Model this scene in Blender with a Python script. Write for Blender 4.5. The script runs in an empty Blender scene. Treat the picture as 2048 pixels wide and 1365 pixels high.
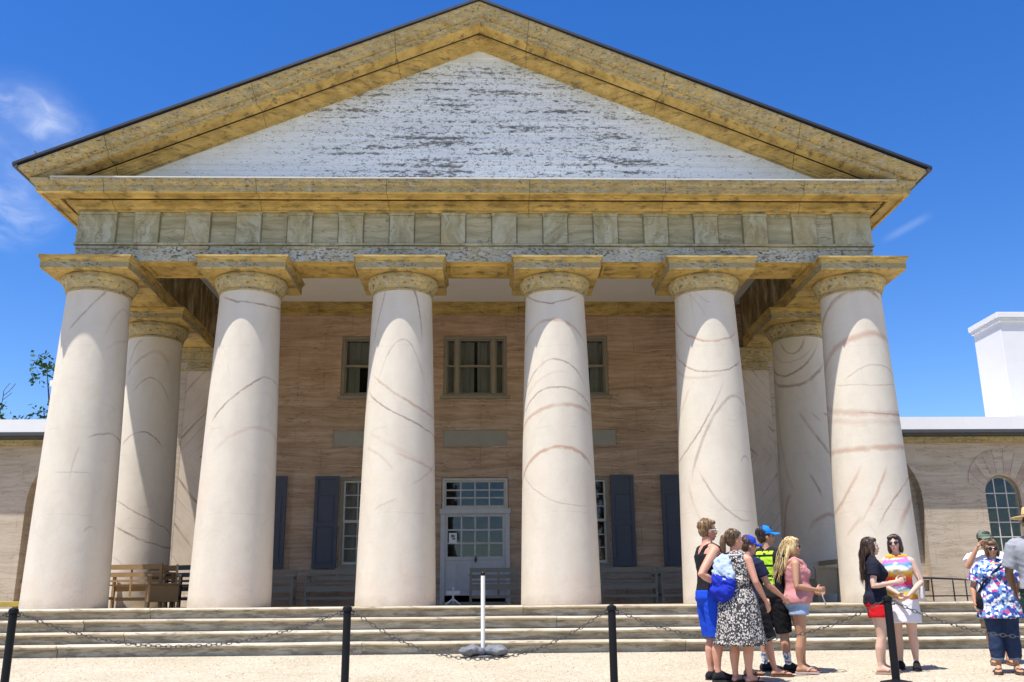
import bpy, bmesh, math, random
from mathutils import Vector, Matrix, noise as mnoise

C = bpy.context.scene.collection
sc = bpy.context.scene
R = math.radians
PI = math.pi

# ------------------------------------------------------------------ camera, world, sun, exposure
CAM = (0.1111, -16.2968, 0.0479)
yaw, pitch, roll = 0.02958, 0.26941, -0.00837
fwd = Vector((math.sin(yaw) * math.cos(pitch), math.cos(yaw) * math.cos(pitch), math.sin(pitch)))
rgt = Vector((math.cos(yaw), -math.sin(yaw), 0))
upv = rgt.cross(fwd)
rg2 = rgt * math.cos(roll) + upv * math.sin(roll)
up2 = upv * math.cos(roll) - rgt * math.sin(roll)
cd = bpy.data.cameras.new('camera')
cam = bpy.data.objects.new('camera', cd)
C.objects.link(cam)
cam.matrix_world = Matrix(((rg2.x, up2.x, -fwd.x, CAM[0]), (rg2.y, up2.y, -fwd.y, CAM[1]),
                           (rg2.z, up2.z, -fwd.z, CAM[2]), (0, 0, 0, 1)))
cd.sensor_width = 36
cd.lens = 1891.4 / 2048 * 36
cd.clip_end = 3000
sc.camera = cam

SUN_AZ, SUN_EL = R(49), R(69.6)                      # azimuth to the left of the facade normal
sdir = Vector((-math.cos(SUN_EL) * math.sin(SUN_AZ), -math.cos(SUN_EL) * math.cos(SUN_AZ), math.sin(SUN_EL)))
ld = bpy.data.lights.new('sun', 'SUN')
ld.energy = 4.9
ld.angle = R(0.5)
ld.color = (1.0, 0.955, 0.88)
sun = bpy.data.objects.new('sun', ld)
C.objects.link(sun)
sun.rotation_euler = (-sdir).to_track_quat('-Z', 'Y').to_euler()
sun.location = sdir * 60

W = bpy.data.worlds.new('World')
sc.world = W
W.use_nodes = True
sc.view_settings.view_transform = 'Standard'
sc.view_settings.look = 'None'
sc.view_settings.exposure = 0.70
sc.view_settings.gamma = 1.0
sc.view_settings.use_curve_mapping = False
try:
    sc.cycles.max_bounces = 8
    sc.cycles.diffuse_bounces = 5
    sc.cycles.use_denoising = True
except Exception:
    pass


# ------------------------------------------------------------------ node helper
class G:
    def __init__(s, nt):
        s.nt = nt

    def n(s, t, ins=None, **props):
        nd = s.nt.nodes.new(t)
        for k, v in props.items():
            setattr(nd, k, v)
        for k, v in (ins or {}).items():
            if v is None:
                continue
            sk = nd.inputs[k]
            if isinstance(v, bpy.types.NodeSocket):
                s.nt.links.new(v, sk)
            elif isinstance(v, (tuple, list)) and len(v) == 3 and sk.type == 'RGBA':
                sk.default_value = (*v, 1)
            else:
                sk.default_value = v
        return nd

    def m(s, op, a, b=None, c=None, clamp=False):
        nd = s.n('ShaderNodeMath', {0: a, 1: b, 2: c}, operation=op)
        nd.use_clamp = clamp
        return nd.outputs[0]

    def mix(s, f, a, b, blend='MIX'):
        nd = s.n('ShaderNodeMix', {0: f, 6: a, 7: b}, data_type='RGBA', blend_type=blend)
        return nd.outputs[2]

    def noise(s, vec, scale=1, detail=4, rough=.55, dist=0.0, col=False):
        nd = s.n('ShaderNodeTexNoise', {'Vector': vec, 'Scale': scale, 'Detail': detail, 'Roughness': rough, 'Distortion': dist})
        return nd.outputs[1 if col else 0]

    def vor(s, vec, scale=1, feature='F1', out=0, rnd=1.0):
        nd = s.n('ShaderNodeTexVoronoi', {'Vector': vec, 'Scale': scale, 'Randomness': rnd}, feature=feature)
        return nd.outputs[out]

    def map(s, vec, scale=(1, 1, 1), loc=(0, 0, 0), rot=(0, 0, 0)):
        return s.n('ShaderNodeMapping', {0: vec, 1: loc, 2: rot, 3: scale}).outputs[0]

    def rng(s, v, a, b, c=0.0, d=1.0, smooth=True):
        nd = s.n('ShaderNodeMapRange', {0: v, 1: a, 2: b, 3: c, 4: d})
        nd.interpolation_type = 'SMOOTHSTEP' if smooth else 'LINEAR'
        return nd.outputs[0]

    def ramp(s, f, stops, interp='LINEAR'):
        nd = s.n('ShaderNodeValToRGB', {0: f})
        cr = nd.color_ramp
        cr.interpolation = interp
        while len(cr.elements) < len(stops):
            cr.elements.new(.5)
        for e, (p, c) in zip(cr.elements, stops):
            e.position = p
            e.color = (*c, 1) if len(c) == 3 else c
        return nd.outputs[0]

    def xyz(s, vec):
        return s.n('ShaderNodeSeparateXYZ', {0: vec}).outputs

    def comb(s, x, y, z):
        return s.n('ShaderNodeCombineXYZ', {0: x, 1: y, 2: z}).outputs[0]

    def obj(s):
        return s.n('ShaderNodeTexCoord').outputs['Object']

    def rand(s):
        return s.n('ShaderNodeObjectInfo').outputs['Random']

    def objr(s, amount=37.0):
        """object coordinates shifted by a random amount per object"""
        r = s.rand()
        off = s.comb(s.m('MULTIPLY', r, amount), s.m('MULTIPLY', r, amount * 1.7), s.m('MULTIPLY', r, amount * .6))
        return s.n('ShaderNodeVectorMath', {0: s.obj(), 1: off}, operation='ADD').outputs[0]


def mk(name, rough=.8, spec=.3, metal=0.0):
    mt = bpy.data.materials.new(name)
    mt.use_nodes = True
    nt = mt.node_tree
    b = nt.nodes['Principled BSDF']
    b.inputs['Roughness'].default_value = rough
    b.inputs['Specular IOR Level'].default_value = spec
    b.inputs['Metallic'].default_value = metal
    g = G(nt)
    g.b = b
    g.mt = mt

    def fin(col, bump=None, strength=.3, dist=.02, rough=None):
        if isinstance(col, bpy.types.NodeSocket):
            nt.links.new(col, b.inputs['Base Color'])
        else:
            b.inputs['Base Color'].default_value = (*col, 1)
        if bump is not None:
            bp = g.n('ShaderNodeBump', {'Height': bump, 'Strength': strength, 'Distance': dist})
            nt.links.new(bp.outputs[0], b.inputs['Normal'])
        if rough is not None:
            nt.links.new(rough, b.inputs['Roughness'])
        return mt
    g.fin = fin
    return g


# ------------------------------------------------------------------ the sky
wn = G(W.node_tree)
for nd in list(W.node_tree.nodes):
    W.node_tree.nodes.remove(nd)
sky = wn.n('ShaderNodeTexSky', sky_type='NISHITA')
sky.sun_disc = False
sky.sun_elevation = SUN_EL
sky.sun_rotation = math.atan2(sdir.x, sdir.y)
sky.air_density = 1.0
sky.dust_density = 0.25
sky.ozone_density = 3.0
tc = wn.n('ShaderNodeTexCoord').outputs['Generated']
hs = wn.n('ShaderNodeHueSaturation', {'Hue': 0.514, 'Saturation': 1.36, 'Value': 1.33, 'Color': sky.outputs[0]})


def cloud_at(dv, width, stretch):
    """a thin cirrus wisp round direction dv"""
    d = Vector(dv).normalized()
    dot = wn.n('ShaderNodeVectorMath', {0: tc, 1: tuple(d)}, operation='DOT_PRODUCT').outputs['Value']
    return wn.rng(dot, math.cos(width), math.cos(width * .15))


warp = wn.noise(tc, 4.0, 4, .6, col=True)
wv = wn.n('ShaderNodeVectorMath', {0: wn.n('ShaderNodeVectorMath', {0: warp, 3: .16}, operation='SCALE').outputs[0], 1: tc}, operation='ADD').outputs[0]
n1 = wn.noise(wn.map(wv, (8, 5, 22), rot=(0, .55, .2)), 1.2, 7, .62)
n2 = wn.noise(wn.map(wv, (3, 3, 5)), 2.2, 4, .55)
cir = wn.m('MULTIPLY', wn.rng(n1, .36, .74), wn.rng(n2, .38, .62))
msk = None
for dv, wd, k in (((-.428, .802, .412), .075, 1.0), ((-.436, .826, .358), .05, .55), ((-.70, .62, .33), .30, .8), ((.9, .35, .28), .3, .6), ((.1, -.9, .4), .6, .8)):
    t = wn.m('MULTIPLY', cloud_at(dv, wd, 1), k)
    msk = t if msk is None else wn.m('MAXIMUM', msk, t)
msk = wn.m('MULTIPLY', wn.m('MULTIPLY', msk, wn.m('ADD', cir, .10)), .62, clamp=True)
# one thin straight streak low on the right
sp0, sp1 = Vector((.392, .853, .339)).normalized(), Vector((.428, .838, .357)).normalized()
ax = (sp1 - sp0).normalized()
nrm = sp0.cross(sp1).normalized()
dn = wn.n('ShaderNodeVectorMath', {0: tc, 1: tuple(nrm)}, operation='DOT_PRODUCT').outputs['Value']
mid = (sp0 + sp1) * .5
al = wn.n('ShaderNodeVectorMath', {0: tc, 1: tuple(ax)}, operation='DOT_PRODUCT').outputs['Value']
am = ax.dot(mid)
st = wn.m('MULTIPLY', wn.rng(wn.m('ABSOLUTE', wn.m('ADD', dn, wn.m('MULTIPLY', wn.m('SUBTRACT', n1, .5), .004))), .0, .006, 1, 0),
          wn.rng(wn.m('ABSOLUTE', wn.m('SUBTRACT', al, am)), .008, .03, 1, 0))
st = wn.m('MULTIPLY', st, .09)
msk = wn.m('MAXIMUM', msk, st)
skc = wn.mix(msk, hs.outputs[0], (8.0, 8.3, 8.8))
bg = wn.n('ShaderNodeBackground', {0: skc, 1: 0.09})
wo = wn.n('ShaderNodeOutputWorld', {0: bg.outputs[0]})


# ------------------------------------------------------------------ mesh helper
class MB:
    def __init__(s):
        s.v, s.f = [], []

    def add(s, vs, fs, M=None):
        o = len(s.v)
        s.v += [tuple(M @ Vector(p)) if M else tuple(p) for p in vs]
        s.f += [tuple(i + o for i in f) for f in fs]
        return s

    def box(s, x0, x1, y0, y1, z0, z1, M=None):
        return s.add([(x0, y0, z0), (x1, y0, z0), (x1, y1, z0), (x0, y1, z0), (x0, y0, z1), (x1, y0, z1), (x1, y1, z1), (x0, y1, z1)],
                     [(0, 3, 2, 1), (4, 5, 6, 7), (0, 1, 5, 4), (1, 2, 6, 5), (2, 3, 7, 6), (3, 0, 4, 7)], M)

    def hexa(s, p, M=None):
        return s.add(p, [(0, 3, 2, 1), (4, 5, 6, 7), (0, 1, 5, 4), (1, 2, 6, 5), (2, 3, 7, 6), (3, 0, 4, 7)], M)

    def loft(s, rings, cap=True, closed=True, M=None):
        n = len(rings[0])
        vs = [p for r in rings for p in r]
        fs = []
        for i in range(len(rings) - 1):
            for j in range(n if closed else n - 1):
                k = (j + 1) % n
                fs.append((i * n + j, i * n + k, (i + 1) * n + k, (i + 1) * n + j))
        if cap:
            fs.append(tuple(range(n - 1, -1, -1)))
            fs.append(tuple((len(rings) - 1) * n + j for j in range(n)))
        return s.add(vs, fs, M)

    def lathe(s, prof, n=48, M=None, cap=True):
        return s.loft([[(r * math.cos(2 * PI * j / n), r * math.sin(2 * PI * j / n), z) for j in range(n)] for r, z in prof], cap, True, M)

    def square(s, prof, M=None, cap=True):
        return s.loft([[(-r, -r, z), (r, -r, z), (r, r, z), (-r, r, z)] for r, z in prof], cap, True, M)

    def tube(s, pts, rad, n=10, M=None, flat=1.0, side=None, cap=True):
        pts = [Vector(p) for p in pts]
        rad = [rad] * len(pts) if not isinstance(rad, (list, tuple)) else rad
        rings = []
        u = None
        for i, p in enumerate(pts):
            t = (pts[min(i + 1, len(pts) - 1)] - pts[max(i - 1, 0)]).normalized()
            if u is None:
                a = Vector(side) if side is not None else (Vector((0, 0, 1)) if abs(t.z) < .9 else Vector((1, 0, 0)))
                u = (a - t * a.dot(t)).normalized()
            else:
                u = (u - t * u.dot(t)).normalized()
            w = t.cross(u)
            rings.append([tuple(p + (u * math.cos(2 * PI * j / n) + w * math.sin(2 * PI * j / n) * flat) * rad[i]) for j in range(n)])
        return s.loft(rings, cap, True, M)

    def ell(s, c, r, n=16, m=10, M=None):
        if not isinstance(r, (list, tuple)):
            r = (r, r, r)
        vs = [(c[0], c[1], c[2] - r[2])]
        for i in range(1, m):
            a = -PI / 2 + PI * i / m
            for j in range(n):
                b = 2 * PI * j / n
                vs.append((c[0] + r[0] * math.cos(a) * math.cos(b), c[1] + r[1] * math.cos(a) * math.sin(b), c[2] + r[2] * math.sin(a)))
        vs.append((c[0], c[1], c[2] + r[2]))
        fs = [(0, 1 + (j + 1) % n, 1 + j) for j in range(n)]
        for i in range(m - 2):
            for j in range(n):
                k = (j + 1) % n
                fs.append((1 + i * n + j, 1 + i * n + k, 1 + (i + 1) * n + k, 1 + (i + 1) * n + j))
        T = len(vs) - 1
        fs += [(T, 1 + (m - 2) * n + j, 1 + (m - 2) * n + (j + 1) % n) for j in range(n)]
        return s.add(vs, fs, M)

    def mesh(s, name, mat=None, smooth=None, bevel=0, seg=1):
        me = bpy.data.meshes.new(name)
        me.from_pydata(s.v, [], s.f)
        bm = bmesh.new()
        bm.from_mesh(me)
        bmesh.ops.recalc_face_normals(bm, faces=bm.faces)
        if bevel:
            es = [e for e in bm.edges if len(e.link_faces) == 2 and e.calc_face_angle(0) > .6]
            bmesh.ops.bevel(bm, geom=es, offset=bevel, segments=seg, profile=.6, affect='EDGES', clamp_overlap=True)
        bm.to_mesh(me)
        bm.free()
        if mat:
            me.materials.append(mat)
        if smooth is not None:
            me.polygons.foreach_set('use_smooth', [True] * len(me.polygons))
            me.set_sharp_from_angle(angle=R(smooth))
        return me

    def build(s, name, mat, parent=None, smooth=None, loc=(0, 0, 0), rz=0, bevel=0, seg=1):
        return put(name, s.mesh(name, mat, smooth, bevel, seg), parent, loc, rz)


def put(name, me, parent=None, loc=(0, 0, 0), rz=0):
    o = bpy.data.objects.new(name, me)
    C.objects.link(o)
    o.location = loc
    o.rotation_euler = (0, 0, rz)
    if parent:
        o.parent = parent
    return o


def tag(o, label=None, cat=None, group=None, kind=None):
    if label:
        o['label'] = label
    if cat:
        o['category'] = cat
    if group:
        o['group'] = group
    if kind:
        o['kind'] = kind
    return o


def thing(name, label, cat, loc=(0, 0, 0), rz=0, group=None):
    o = bpy.data.objects.new(name, None)
    C.objects.link(o)
    o.empty_display_size = .3
    o.location = loc
    o.rotation_euler = (0, 0, rz)
    return tag(o, label, cat, group)


def dup(root, loc, rz, label):
    r = root.copy()
    C.objects.link(r)
    r.location = loc
    r.rotation_euler = (0, 0, rz)
    r['label'] = label
    for ch in list(root.children):
        c = ch.copy()
        C.objects.link(c)
        c.parent = r
        for gch in ch.children:
            d = gch.copy()
            C.objects.link(d)
            d.parent = c
    return r


def ground_z(y):
    return -.66 if y > -2.1 else -.66 - .0455 * (-2.1 - y)

# painted veins of each column: z = A u^2 + B u + C between two angles, width, strength, tone
VEINS = [[(0.04, 0.69, 4.91, -0.42, 0.62, 0.025, 0.7, 'd'), (-1.2, 3.26, 2.88, 0.71, 1.22, 0.03, 0.3, 'd'), (-0.28, 0.63, 2.5, 0.56, 1.61, 0.02, 0.8, 'd'), (-13.82, 9.92, 0.78, 0.19, 0.32, 0.02, 0.35, 'd'), (-0.01, -0.0, 2.16, -0.2, 0.66, 0.012, 0.45, 'd'), (-2.42, 3.97, -0.34, 0.66, 0.98, 0.02, 0.4, 'd'), (-0.3, 1.0, 3.71, 0.73, 1.75, 0.03, 0.3, 'r')],
    [(0.07, -0.09, 5.12, -0.74, 1.41, 0.02, 0.95, 'd'), (-0.1, 0.52, 3.44, -0.66, 0.77, 0.022, 0.95, 'd'), (-0.32, 0.59, 3.53, 0.77, 1.42, 0.02, 0.5, 'd'), (-0.25, 0.39, 2.76, -0.41, 1.28, 0.03, 0.4, 'r'), (-2.81, -3.64, 3.15, -0.59, -0.21, 0.015, 0.2, 'r')],
    [(0.1, 2.17, 6.42, -0.91, -0.49, 0.02, 0.8, 'd'), (-5.25, 4.1, 4.58, 0.37, 0.77, 0.025, 0.9, 'd'), (-1.31, 0.3, 4.41, -0.57, 0.79, 0.018, 0.55, 'd'), (0.1, -0.37, 3.45, -0.79, 1.22, 0.022, 0.8, 'r'), (0.08, -0.32, 3.12, -1.01, 1.28, 0.02, 0.9, 'd'), (-0.29, -0.73, 2.15, -0.94, -0.08, 0.025, 0.4, 'r'), (0.05, -0.25, 2.46, 0.0, 1.25, 0.025, 0.45, 'r'), (0.01, -0.32, 2.55, -0.81, 1.25, 0.04, 0.2, 'r'), (0.07, 0.26, 1.81, 0.48, 1.16, 0.02, 0.4, 'd'), (-0.18, 0.18, 1.68, -0.55, 0.03, 0.02, 0.35, 'd')],
    [(0.19, 0.07, 5.12, -1.28, 0.67, 0.02, 0.95, 'd'), (-0.23, -0.08, 4.78, -1.41, 0.98, 0.03, 0.8, 'r'), (-0.41, -0.09, 4.07, -1.18, 0.81, 0.022, 0.75, 'd'), (-0.21, 0.0, 3.58, -1.29, 1.17, 0.02, 0.85, 'd'), (-0.12, 0.06, 3.27, -1.28, 1.13, 0.035, 0.7, 'r'), (-0.25, -0.01, 2.55, -1.17, 1.04, 0.03, 0.95, 'r'), (0.19, -0.17, 1.61, -1.29, 0.66, 0.015, 0.5, 'd'), (-0.28, 0.04, 3.85, -1.06, 0.24, 0.025, 0.25, 'r')],
    [(0.24, 0.02, 4.4, -1.5, 0.91, 0.02, 0.85, 'r'), (0.21, 0.04, 3.85, -1.55, 1.01, 0.02, 0.9, 'd'), (0.19, 0.15, 3.78, -1.53, 0.15, 0.03, 0.35, 'r'), (0.33, 1.2, 3.44, -1.22, 0.07, 0.02, 0.9, 'd'), (-0.53, 0.73, 3.21, -0.88, 0.51, 0.035, 0.65, 'd'), (-0.75, 0.85, 3.2, 0.42, 1.0, 0.03, 0.6, 'd'), (0.55, -0.61, 1.48, -0.62, 0.66, 0.022, 0.65, 'd'), (1.75, 1.48, 1.52, -1.04, -0.63, 0.025, 0.4, 'r'), (-2.98, 4.37, 0.81, 0.55, 0.91, 0.02, 0.55, 'd'), (0.14, 1.16, 4.49, -1.25, -0.89, 0.025, 0.5, 'r'), (-5.74, -11.67, -0.08, -1.31, -0.57, 0.012, 0.4, 'd'), (-0.7, -1.46, 4.59, -0.91, -0.25, 0.012, 0.4, 'd'), (0.48, -0.17, 5.11, -0.55, 0.03, 0.012, 0.35, 'd')],
    [(-0.19, -0.01, 5.35, -1.39, 0.87, 0.05, 0.75, 'd'), (-0.13, 0.06, 4.52, -1.49, 1.45, 0.06, 0.7, 'r'), (-0.25, 0.09, 3.96, -0.76, 0.93, 0.02, 0.5, 'd'), (0.06, -0.0, 3.6, -1.1, 1.0, 0.012, 0.5, 'd'), (0.06, -0.02, 3.1, -1.27, 1.45, 0.06, 0.5, 'r'), (0.06, -0.04, 3.1, -0.47, 1.45, 0.02, 0.8, 'd'), (0.05, -0.01, 2.95, -1.23, 1.45, 0.05, 0.3, 'r'), (0.01, 0.02, 2.52, -1.33, 1.45, 0.05, 0.75, 'r'), (0.41, 1.58, 2.98, -1.21, -0.63, 0.03, 0.7, 'r'), (0.33, 1.31, 2.06, -0.68, 0.05, 0.022, 0.7, 'r'), (-0.33, 0.85, 1.5, -0.24, 1.45, 0.02, 0.85, 'd'), (-0.61, 1.4, 0.87, 0.25, 1.45, 0.05, 0.7, 'r'), (0.27, 1.1, 2.0, -1.14, -0.7, 0.03, 0.4, 'r')],
    [(-0.3, 0.38, 4.93, -0.65, 0.25, 0.04, 0.5, 'd'), (-2.29, -0.9, 5.16, -0.65, -0.17, 0.03, 0.5, 'd'), (-0.82, 0.48, 4.39, -0.21, 1.0, 0.02, 0.75, 'd'), (-0.58, 0.22, 3.34, -0.45, 0.84, 0.018, 0.85, 'd'), (-0.87, 0.66, 4.9, 0.25, 0.95, 0.05, 0.4, 'r'), (0.04, -0.34, 1.86, -0.42, 1.3, 0.018, 0.8, 'd'), (0.1, -0.32, 1.39, -0.39, 1.33, 0.022, 1.0, 'd'), (-0.71, -0.66, 0.8, -0.3, 0.12, 0.018, 0.6, 'd'), (-1.1, -0.83, 0.46, -0.23, 0.1, 0.018, 0.5, 'd')],
    [(1.12, 1.28, 5.35, -1.08, -0.05, 0.03, 0.7, 'd'), (0.4, 0.54, 4.99, -1.32, 0.22, 0.02, 0.4, 'd'), (0.34, 0.6, 4.8, -1.29, 0.42, 0.03, 0.9, 'd'), (0.24, 0.35, 4.42, -1.33, 0.63, 0.045, 0.8, 'd'), (0.14, -0.89, 3.23, -0.47, 0.45, 0.04, 0.7, 'd'), (-1.1, 0.69, 3.6, 0.4, 0.74, 0.03, 0.8, 'd'), (-1.0, -1.59, 2.02, -0.31, -0.04, 0.03, 0.8, 'd'), (-2.9, -5.76, -0.78, -1.38, -1.02, 0.04, 0.7, 'r'), (-0.62, 0.19, 1.64, -0.48, 0.5, 0.045, 0.8, 'r'), (0.08, -0.63, 3.66, -0.06, 0.18, 0.02, 0.6, 'd'), (3.95, 6.57, 4.93, -1.19, -0.88, 0.04, 0.4, 'r')]]

# ------------------------------------------------------------------ materials
def m_flat(name, col, rough=.6, spec=.3, metal=0, var=.12, scale=9):
    g = mk(name, rough, spec, metal)
    n = g.noise(g.objr(), scale, 4, .6)
    c = g.mix(n, tuple(x * (1 - var) for x in col), tuple(min(1, x * (1 + var)) for x in col))
    return g.fin(c, n, .12, .01)


def m_column(veins, name):
    """cream stucco shaft with hand painted marble veins, each vein a parabola in (angle, height)"""
    g = mk(name, .78, .25)
    o = g.obj()
    x, y, z = g.xyz(o)
    u = g.m('ARCTAN2', x, g.m('MULTIPLY', y, -1))
    wob = g.noise(g.map(o, (2.2, 2.2, 2.2)), 1.6, 4, .6)
    wob2 = g.noise(o, 14, 3, .6)
    zz = g.m('ADD', g.m('ADD', z, g.m('MULTIPLY', g.m('SUBTRACT', wob, .5), .10)), g.m('MULTIPLY', g.m('SUBTRACT', wob2, .5), .012))
    base = g.ramp(g.noise(g.map(o, (1, 1, .55)), 1.7, 5, .6), [(.3, (.56, .50, .405)), (.55, (.635, .575, .48)), (.75, (.615, .545, .43))])
    # pinkish weathering towards the foot, an uneven painted tint
    foot = g.m('MULTIPLY', g.rng(z, 3.4, .0), g.rng(g.noise(o, 1.1, 4, .6), .35, .7))
    base = g.mix(g.m('MULTIPLY', foot, .55), base, (.62, .485, .385))
    streak = g.noise(g.map(o, (2.5, 2.5, 22)), 1.2, 4, .6)
    base = g.mix(g.m('MULTIPLY', g.rng(streak, .5, .8), .22), base, (.54, .48, .41))
    # trowelled stucco drum joints
    jn = g.m('ABSOLUTE', g.m('SUBTRACT', g.m('FRACT', g.m('ADD', g.m('MULTIPLY', zz, .7), .47)), .5))
    jm = g.m('MULTIPLY', g.rng(jn, .0, .008, 1, 0), g.rng(g.noise(o, 2.3, 2), .45, .65))
    base = g.mix(g.m('MULTIPLY', jm, .3), base, (.36, .31, .26))
    for A, B, Cc, u0, u1, wd, st, tone in veins:
        sl = g.m('ADD', g.m('MULTIPLY', u, 2 * A), B)
        if u1 - u0 > 2.2:
            sl = g.m('MULTIPLY', sl, 1.0)
        per = g.m('SQRT', g.m('ADD', g.m('MULTIPLY', g.m('MULTIPLY', sl, sl), 2.8), 1))
        zv = g.m('ADD', g.m('MULTIPLY', g.m('ADD', g.m('MULTIPLY', u, A), B), u), Cc)
        d = g.m('DIVIDE', g.m('ABSOLUTE', g.m('SUBTRACT', zz, zv)), per)
        wvar = g.m('ADD', g.m('MULTIPLY', wob2, 1.4), .35)
        msk = g.rng(g.m('DIVIDE', d, wvar), wd * .12, wd * (1.15 if tone == 'd' else 1.45), 1, 0)
        mid, hw = (u0 + u1) / 2, (u1 - u0) / 2
        if u0 < -1.15:
            mid, hw = (u1 - 2.3) / 2, (u1 + 2.3) / 2
        if u1 > 1.15:
            u0b = -2.3 if u0 < -1.15 else u0
            mid, hw = (u0b + 2.3) / 2, (2.3 - u0b) / 2
        end = g.rng(g.m('ABSOLUTE', g.m('SUBTRACT', u, mid)), hw * .8, hw * 1.12 + .03, 1, 0)
        fade = g.rng(g.noise(o, 3.1, 2), .3, .55, .45, 1)
        k = g.m('MULTIPLY', g.m('MULTIPLY', msk, end), g.m('MULTIPLY', fade, st * .92))
        base = g.mix(k, base, (.30, .215, .17) if tone == 'd' else (.44, .27, .19))
    # fainter wandering hairlines between the painted veins
    hw = g.n('ShaderNodeVectorMath', {0: g.objr(), 1: g.n('ShaderNodeVectorMath', {0: g.noise(g.objr(), .8, 2, .5, col=True), 3: .8}, operation='SCALE').outputs[0]}, operation='ADD').outputs[0]
    hl = g.noise(g.map(hw, (.8, .8, 1.5)), 1.0, 1, .5)
    hm = g.m('MULTIPLY', g.rng(g.m('ABSOLUTE', g.m('SUBTRACT', hl, .5)), .0, .014, 1, 0), g.rng(g.noise(o, 1.7, 3), .45, .7))
    base = g.mix(g.m('MULTIPLY', hm, .16), base, (.42, .28, .21))
    blot = g.rng(g.noise(g.map(o, (1.5, 1.5, 1)), 2.6, 6, .7), .56, .74)
    base = g.mix(g.m('MULTIPLY', blot, .3), base, (.50, .44, .33))
    chip = g.rng(g.noise(o, 17, 4, .75), .70, .74)
    base = g.mix(g.m('MULTIPLY', chip, .35), base, (.33, .28, .22))
    # spalled dark specks near the foot
    sp = g.m('MULTIPLY', g.rng(g.noise(o, 26, 3, .7), .66, .72), g.m('MULTIPLY', g.rng(z, 1.6, .1), g.rng(g.noise(o, 1.6, 2), .52, .66)))
    base = g.mix(g.m('MULTIPLY', sp, .6), base, (.2, .17, .14))
    grime = g.m('MULTIPLY', g.rng(g.m('ADD', z, g.m('MULTIPLY', g.noise(o, 5, 5, .7), .35)), .38, .12), .5)
    base = g.mix(grime, base, (.36, .30, .22))
    bmp = g.m('ADD', g.noise(o, 30, 5, .6), g.m('MULTIPLY', g.noise(o, 4, 4, .6), 2.2))
    return g.fin(base, bmp, .11, .025)


def m_ochre(name, flake=.5, bright=1.0, grey=.35, hor=True):
    """old ochre paint: mottled yellow brown, dirty streaks, worn grey patches"""
    g = mk(name, .75, .3)
    o = g.obj()
    s = (1.0, 1.0, 3.2) if hor else (1, 1, 1)
    n1 = g.noise(g.map(o, s), 2.1, 6, .62)
    c = g.ramp(n1, [(.3, (.25 * bright, .17 * bright, .045 * bright)), (.5, (.44 * bright, .305 * bright, .095 * bright)), (.68, (.55 * bright, .395 * bright, .13 * bright))])
    n2 = g.noise(g.map(o, (1.4, 1.4, 7)), 2.6, 6, .7)
    c = g.mix(g.m('MULTIPLY', g.rng(n2, .50, .66), .75), c, (.115, .085, .04))
    n3 = g.noise(g.map(o, (1.2, 1.2, 3.4)), 5.5, 8, .78)
    c = g.mix(g.m('MULTIPLY', g.rng(n3, .58 - grey * .22, .74 - grey * .2), .72 * min(1, grey * 2)), c, (.33, .305, .2))
    n4 = g.noise(g.map(o, (2.2, 2.2, 9)), 5.5, 5, .75)
    c = g.mix(g.m('MULTIPLY', g.rng(n4, .66 - flake * .12, .72 - flake * .1), .8), c, (.075, .065, .05))
    n5 = g.noise(g.map(o, (1, 1, 1.5)), 13, 5, .75)
    c = g.mix(g.m('MULTIPLY', g.rng(n5, .63 - grey * .07, .68 - grey * .07), .2 + .65 * grey), c, (.085, .08, .05))
    n6 = g.noise(g.map(o, (1.3, 1.3, 2)), 8, 5, .7)
    c = g.mix(g.m('MULTIPLY', g.rng(n6, .60 - grey * .07, .68 - grey * .05), .55 * min(1, grey * 1.5)), c, (.47, .46, .38))
    ox, oy, oz = g.xyz(o)
    jt = g.rng(g.m('ABSOLUTE', g.m('SUBTRACT', g.m('FRACT', g.m('ADD', g.m('MULTIPLY', ox, .41), g.m('MULTIPLY', g.noise(o, .3, 1), .25))), .5)), .0015, .004, 1, 0)
    c = g.mix(g.m('MULTIPLY', jt, .65 if hor else 0.0), c, (.06, .045, .02))
    return g.fin(c, g.m('ADD', n4, n3), .35, .03)


def m_greymarble(name, flakes):
    """grey green painted marbling with diagonal veins and speckled loss of paint"""
    g = mk(name, .7, .3)
    o = g.obj()
    r = g.rand()
    rot = g.n('ShaderNodeVectorRotate', {0: g.objr(), 'Angle': g.m('MULTIPLY', g.m('SUBTRACT', r, .5), 1.4)}, rotation_type='Y_AXIS').outputs[0]
    warp = g.noise(rot, 2.2, 4, .6, col=True)
    wv = g.n('ShaderNodeVectorMath', {0: rot, 1: g.n('ShaderNodeVectorMath', {0: warp, 3: .5}, operation='SCALE').outputs[0]}, operation='ADD').outputs[0]
    n1 = g.noise(g.map(wv, (5.5, 1, 1.3)), 1.6, 5, .62)
    c = g.ramp(n1, [(.28, (.22, .205, .12)), (.45, (.34, .32, .205)), (.58, (.405, .395, .29)), (.75, (.46, .465, .38))])
    vein = g.rng(g.m('ABSOLUTE', g.m('SUBTRACT', g.noise(g.map(wv, (4, 1, .9)), 1.1, 3, .5), .5)), .0, .02, 1, 0)
    c = g.mix(g.m('MULTIPLY', vein, .45), c, (.13, .115, .07))
    tint = g.rng(g.noise(o, 1.3, 4, .6), .45, .68)
    c = g.mix(g.m('MULTIPLY', tint, .5), c, (.36, .28, .12))
    n4 = g.noise(g.map(o, (1.6, 1.6, 5)), 6, 6, .72)
    c = g.mix(g.m('MULTIPLY', g.rng(n4, .62 - flakes * .1, .7 - flakes * .1), .75), c, (.1, .1, .08))
    return g.fin(c, g.m('ADD', n4, n1), .3, .02)


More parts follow.
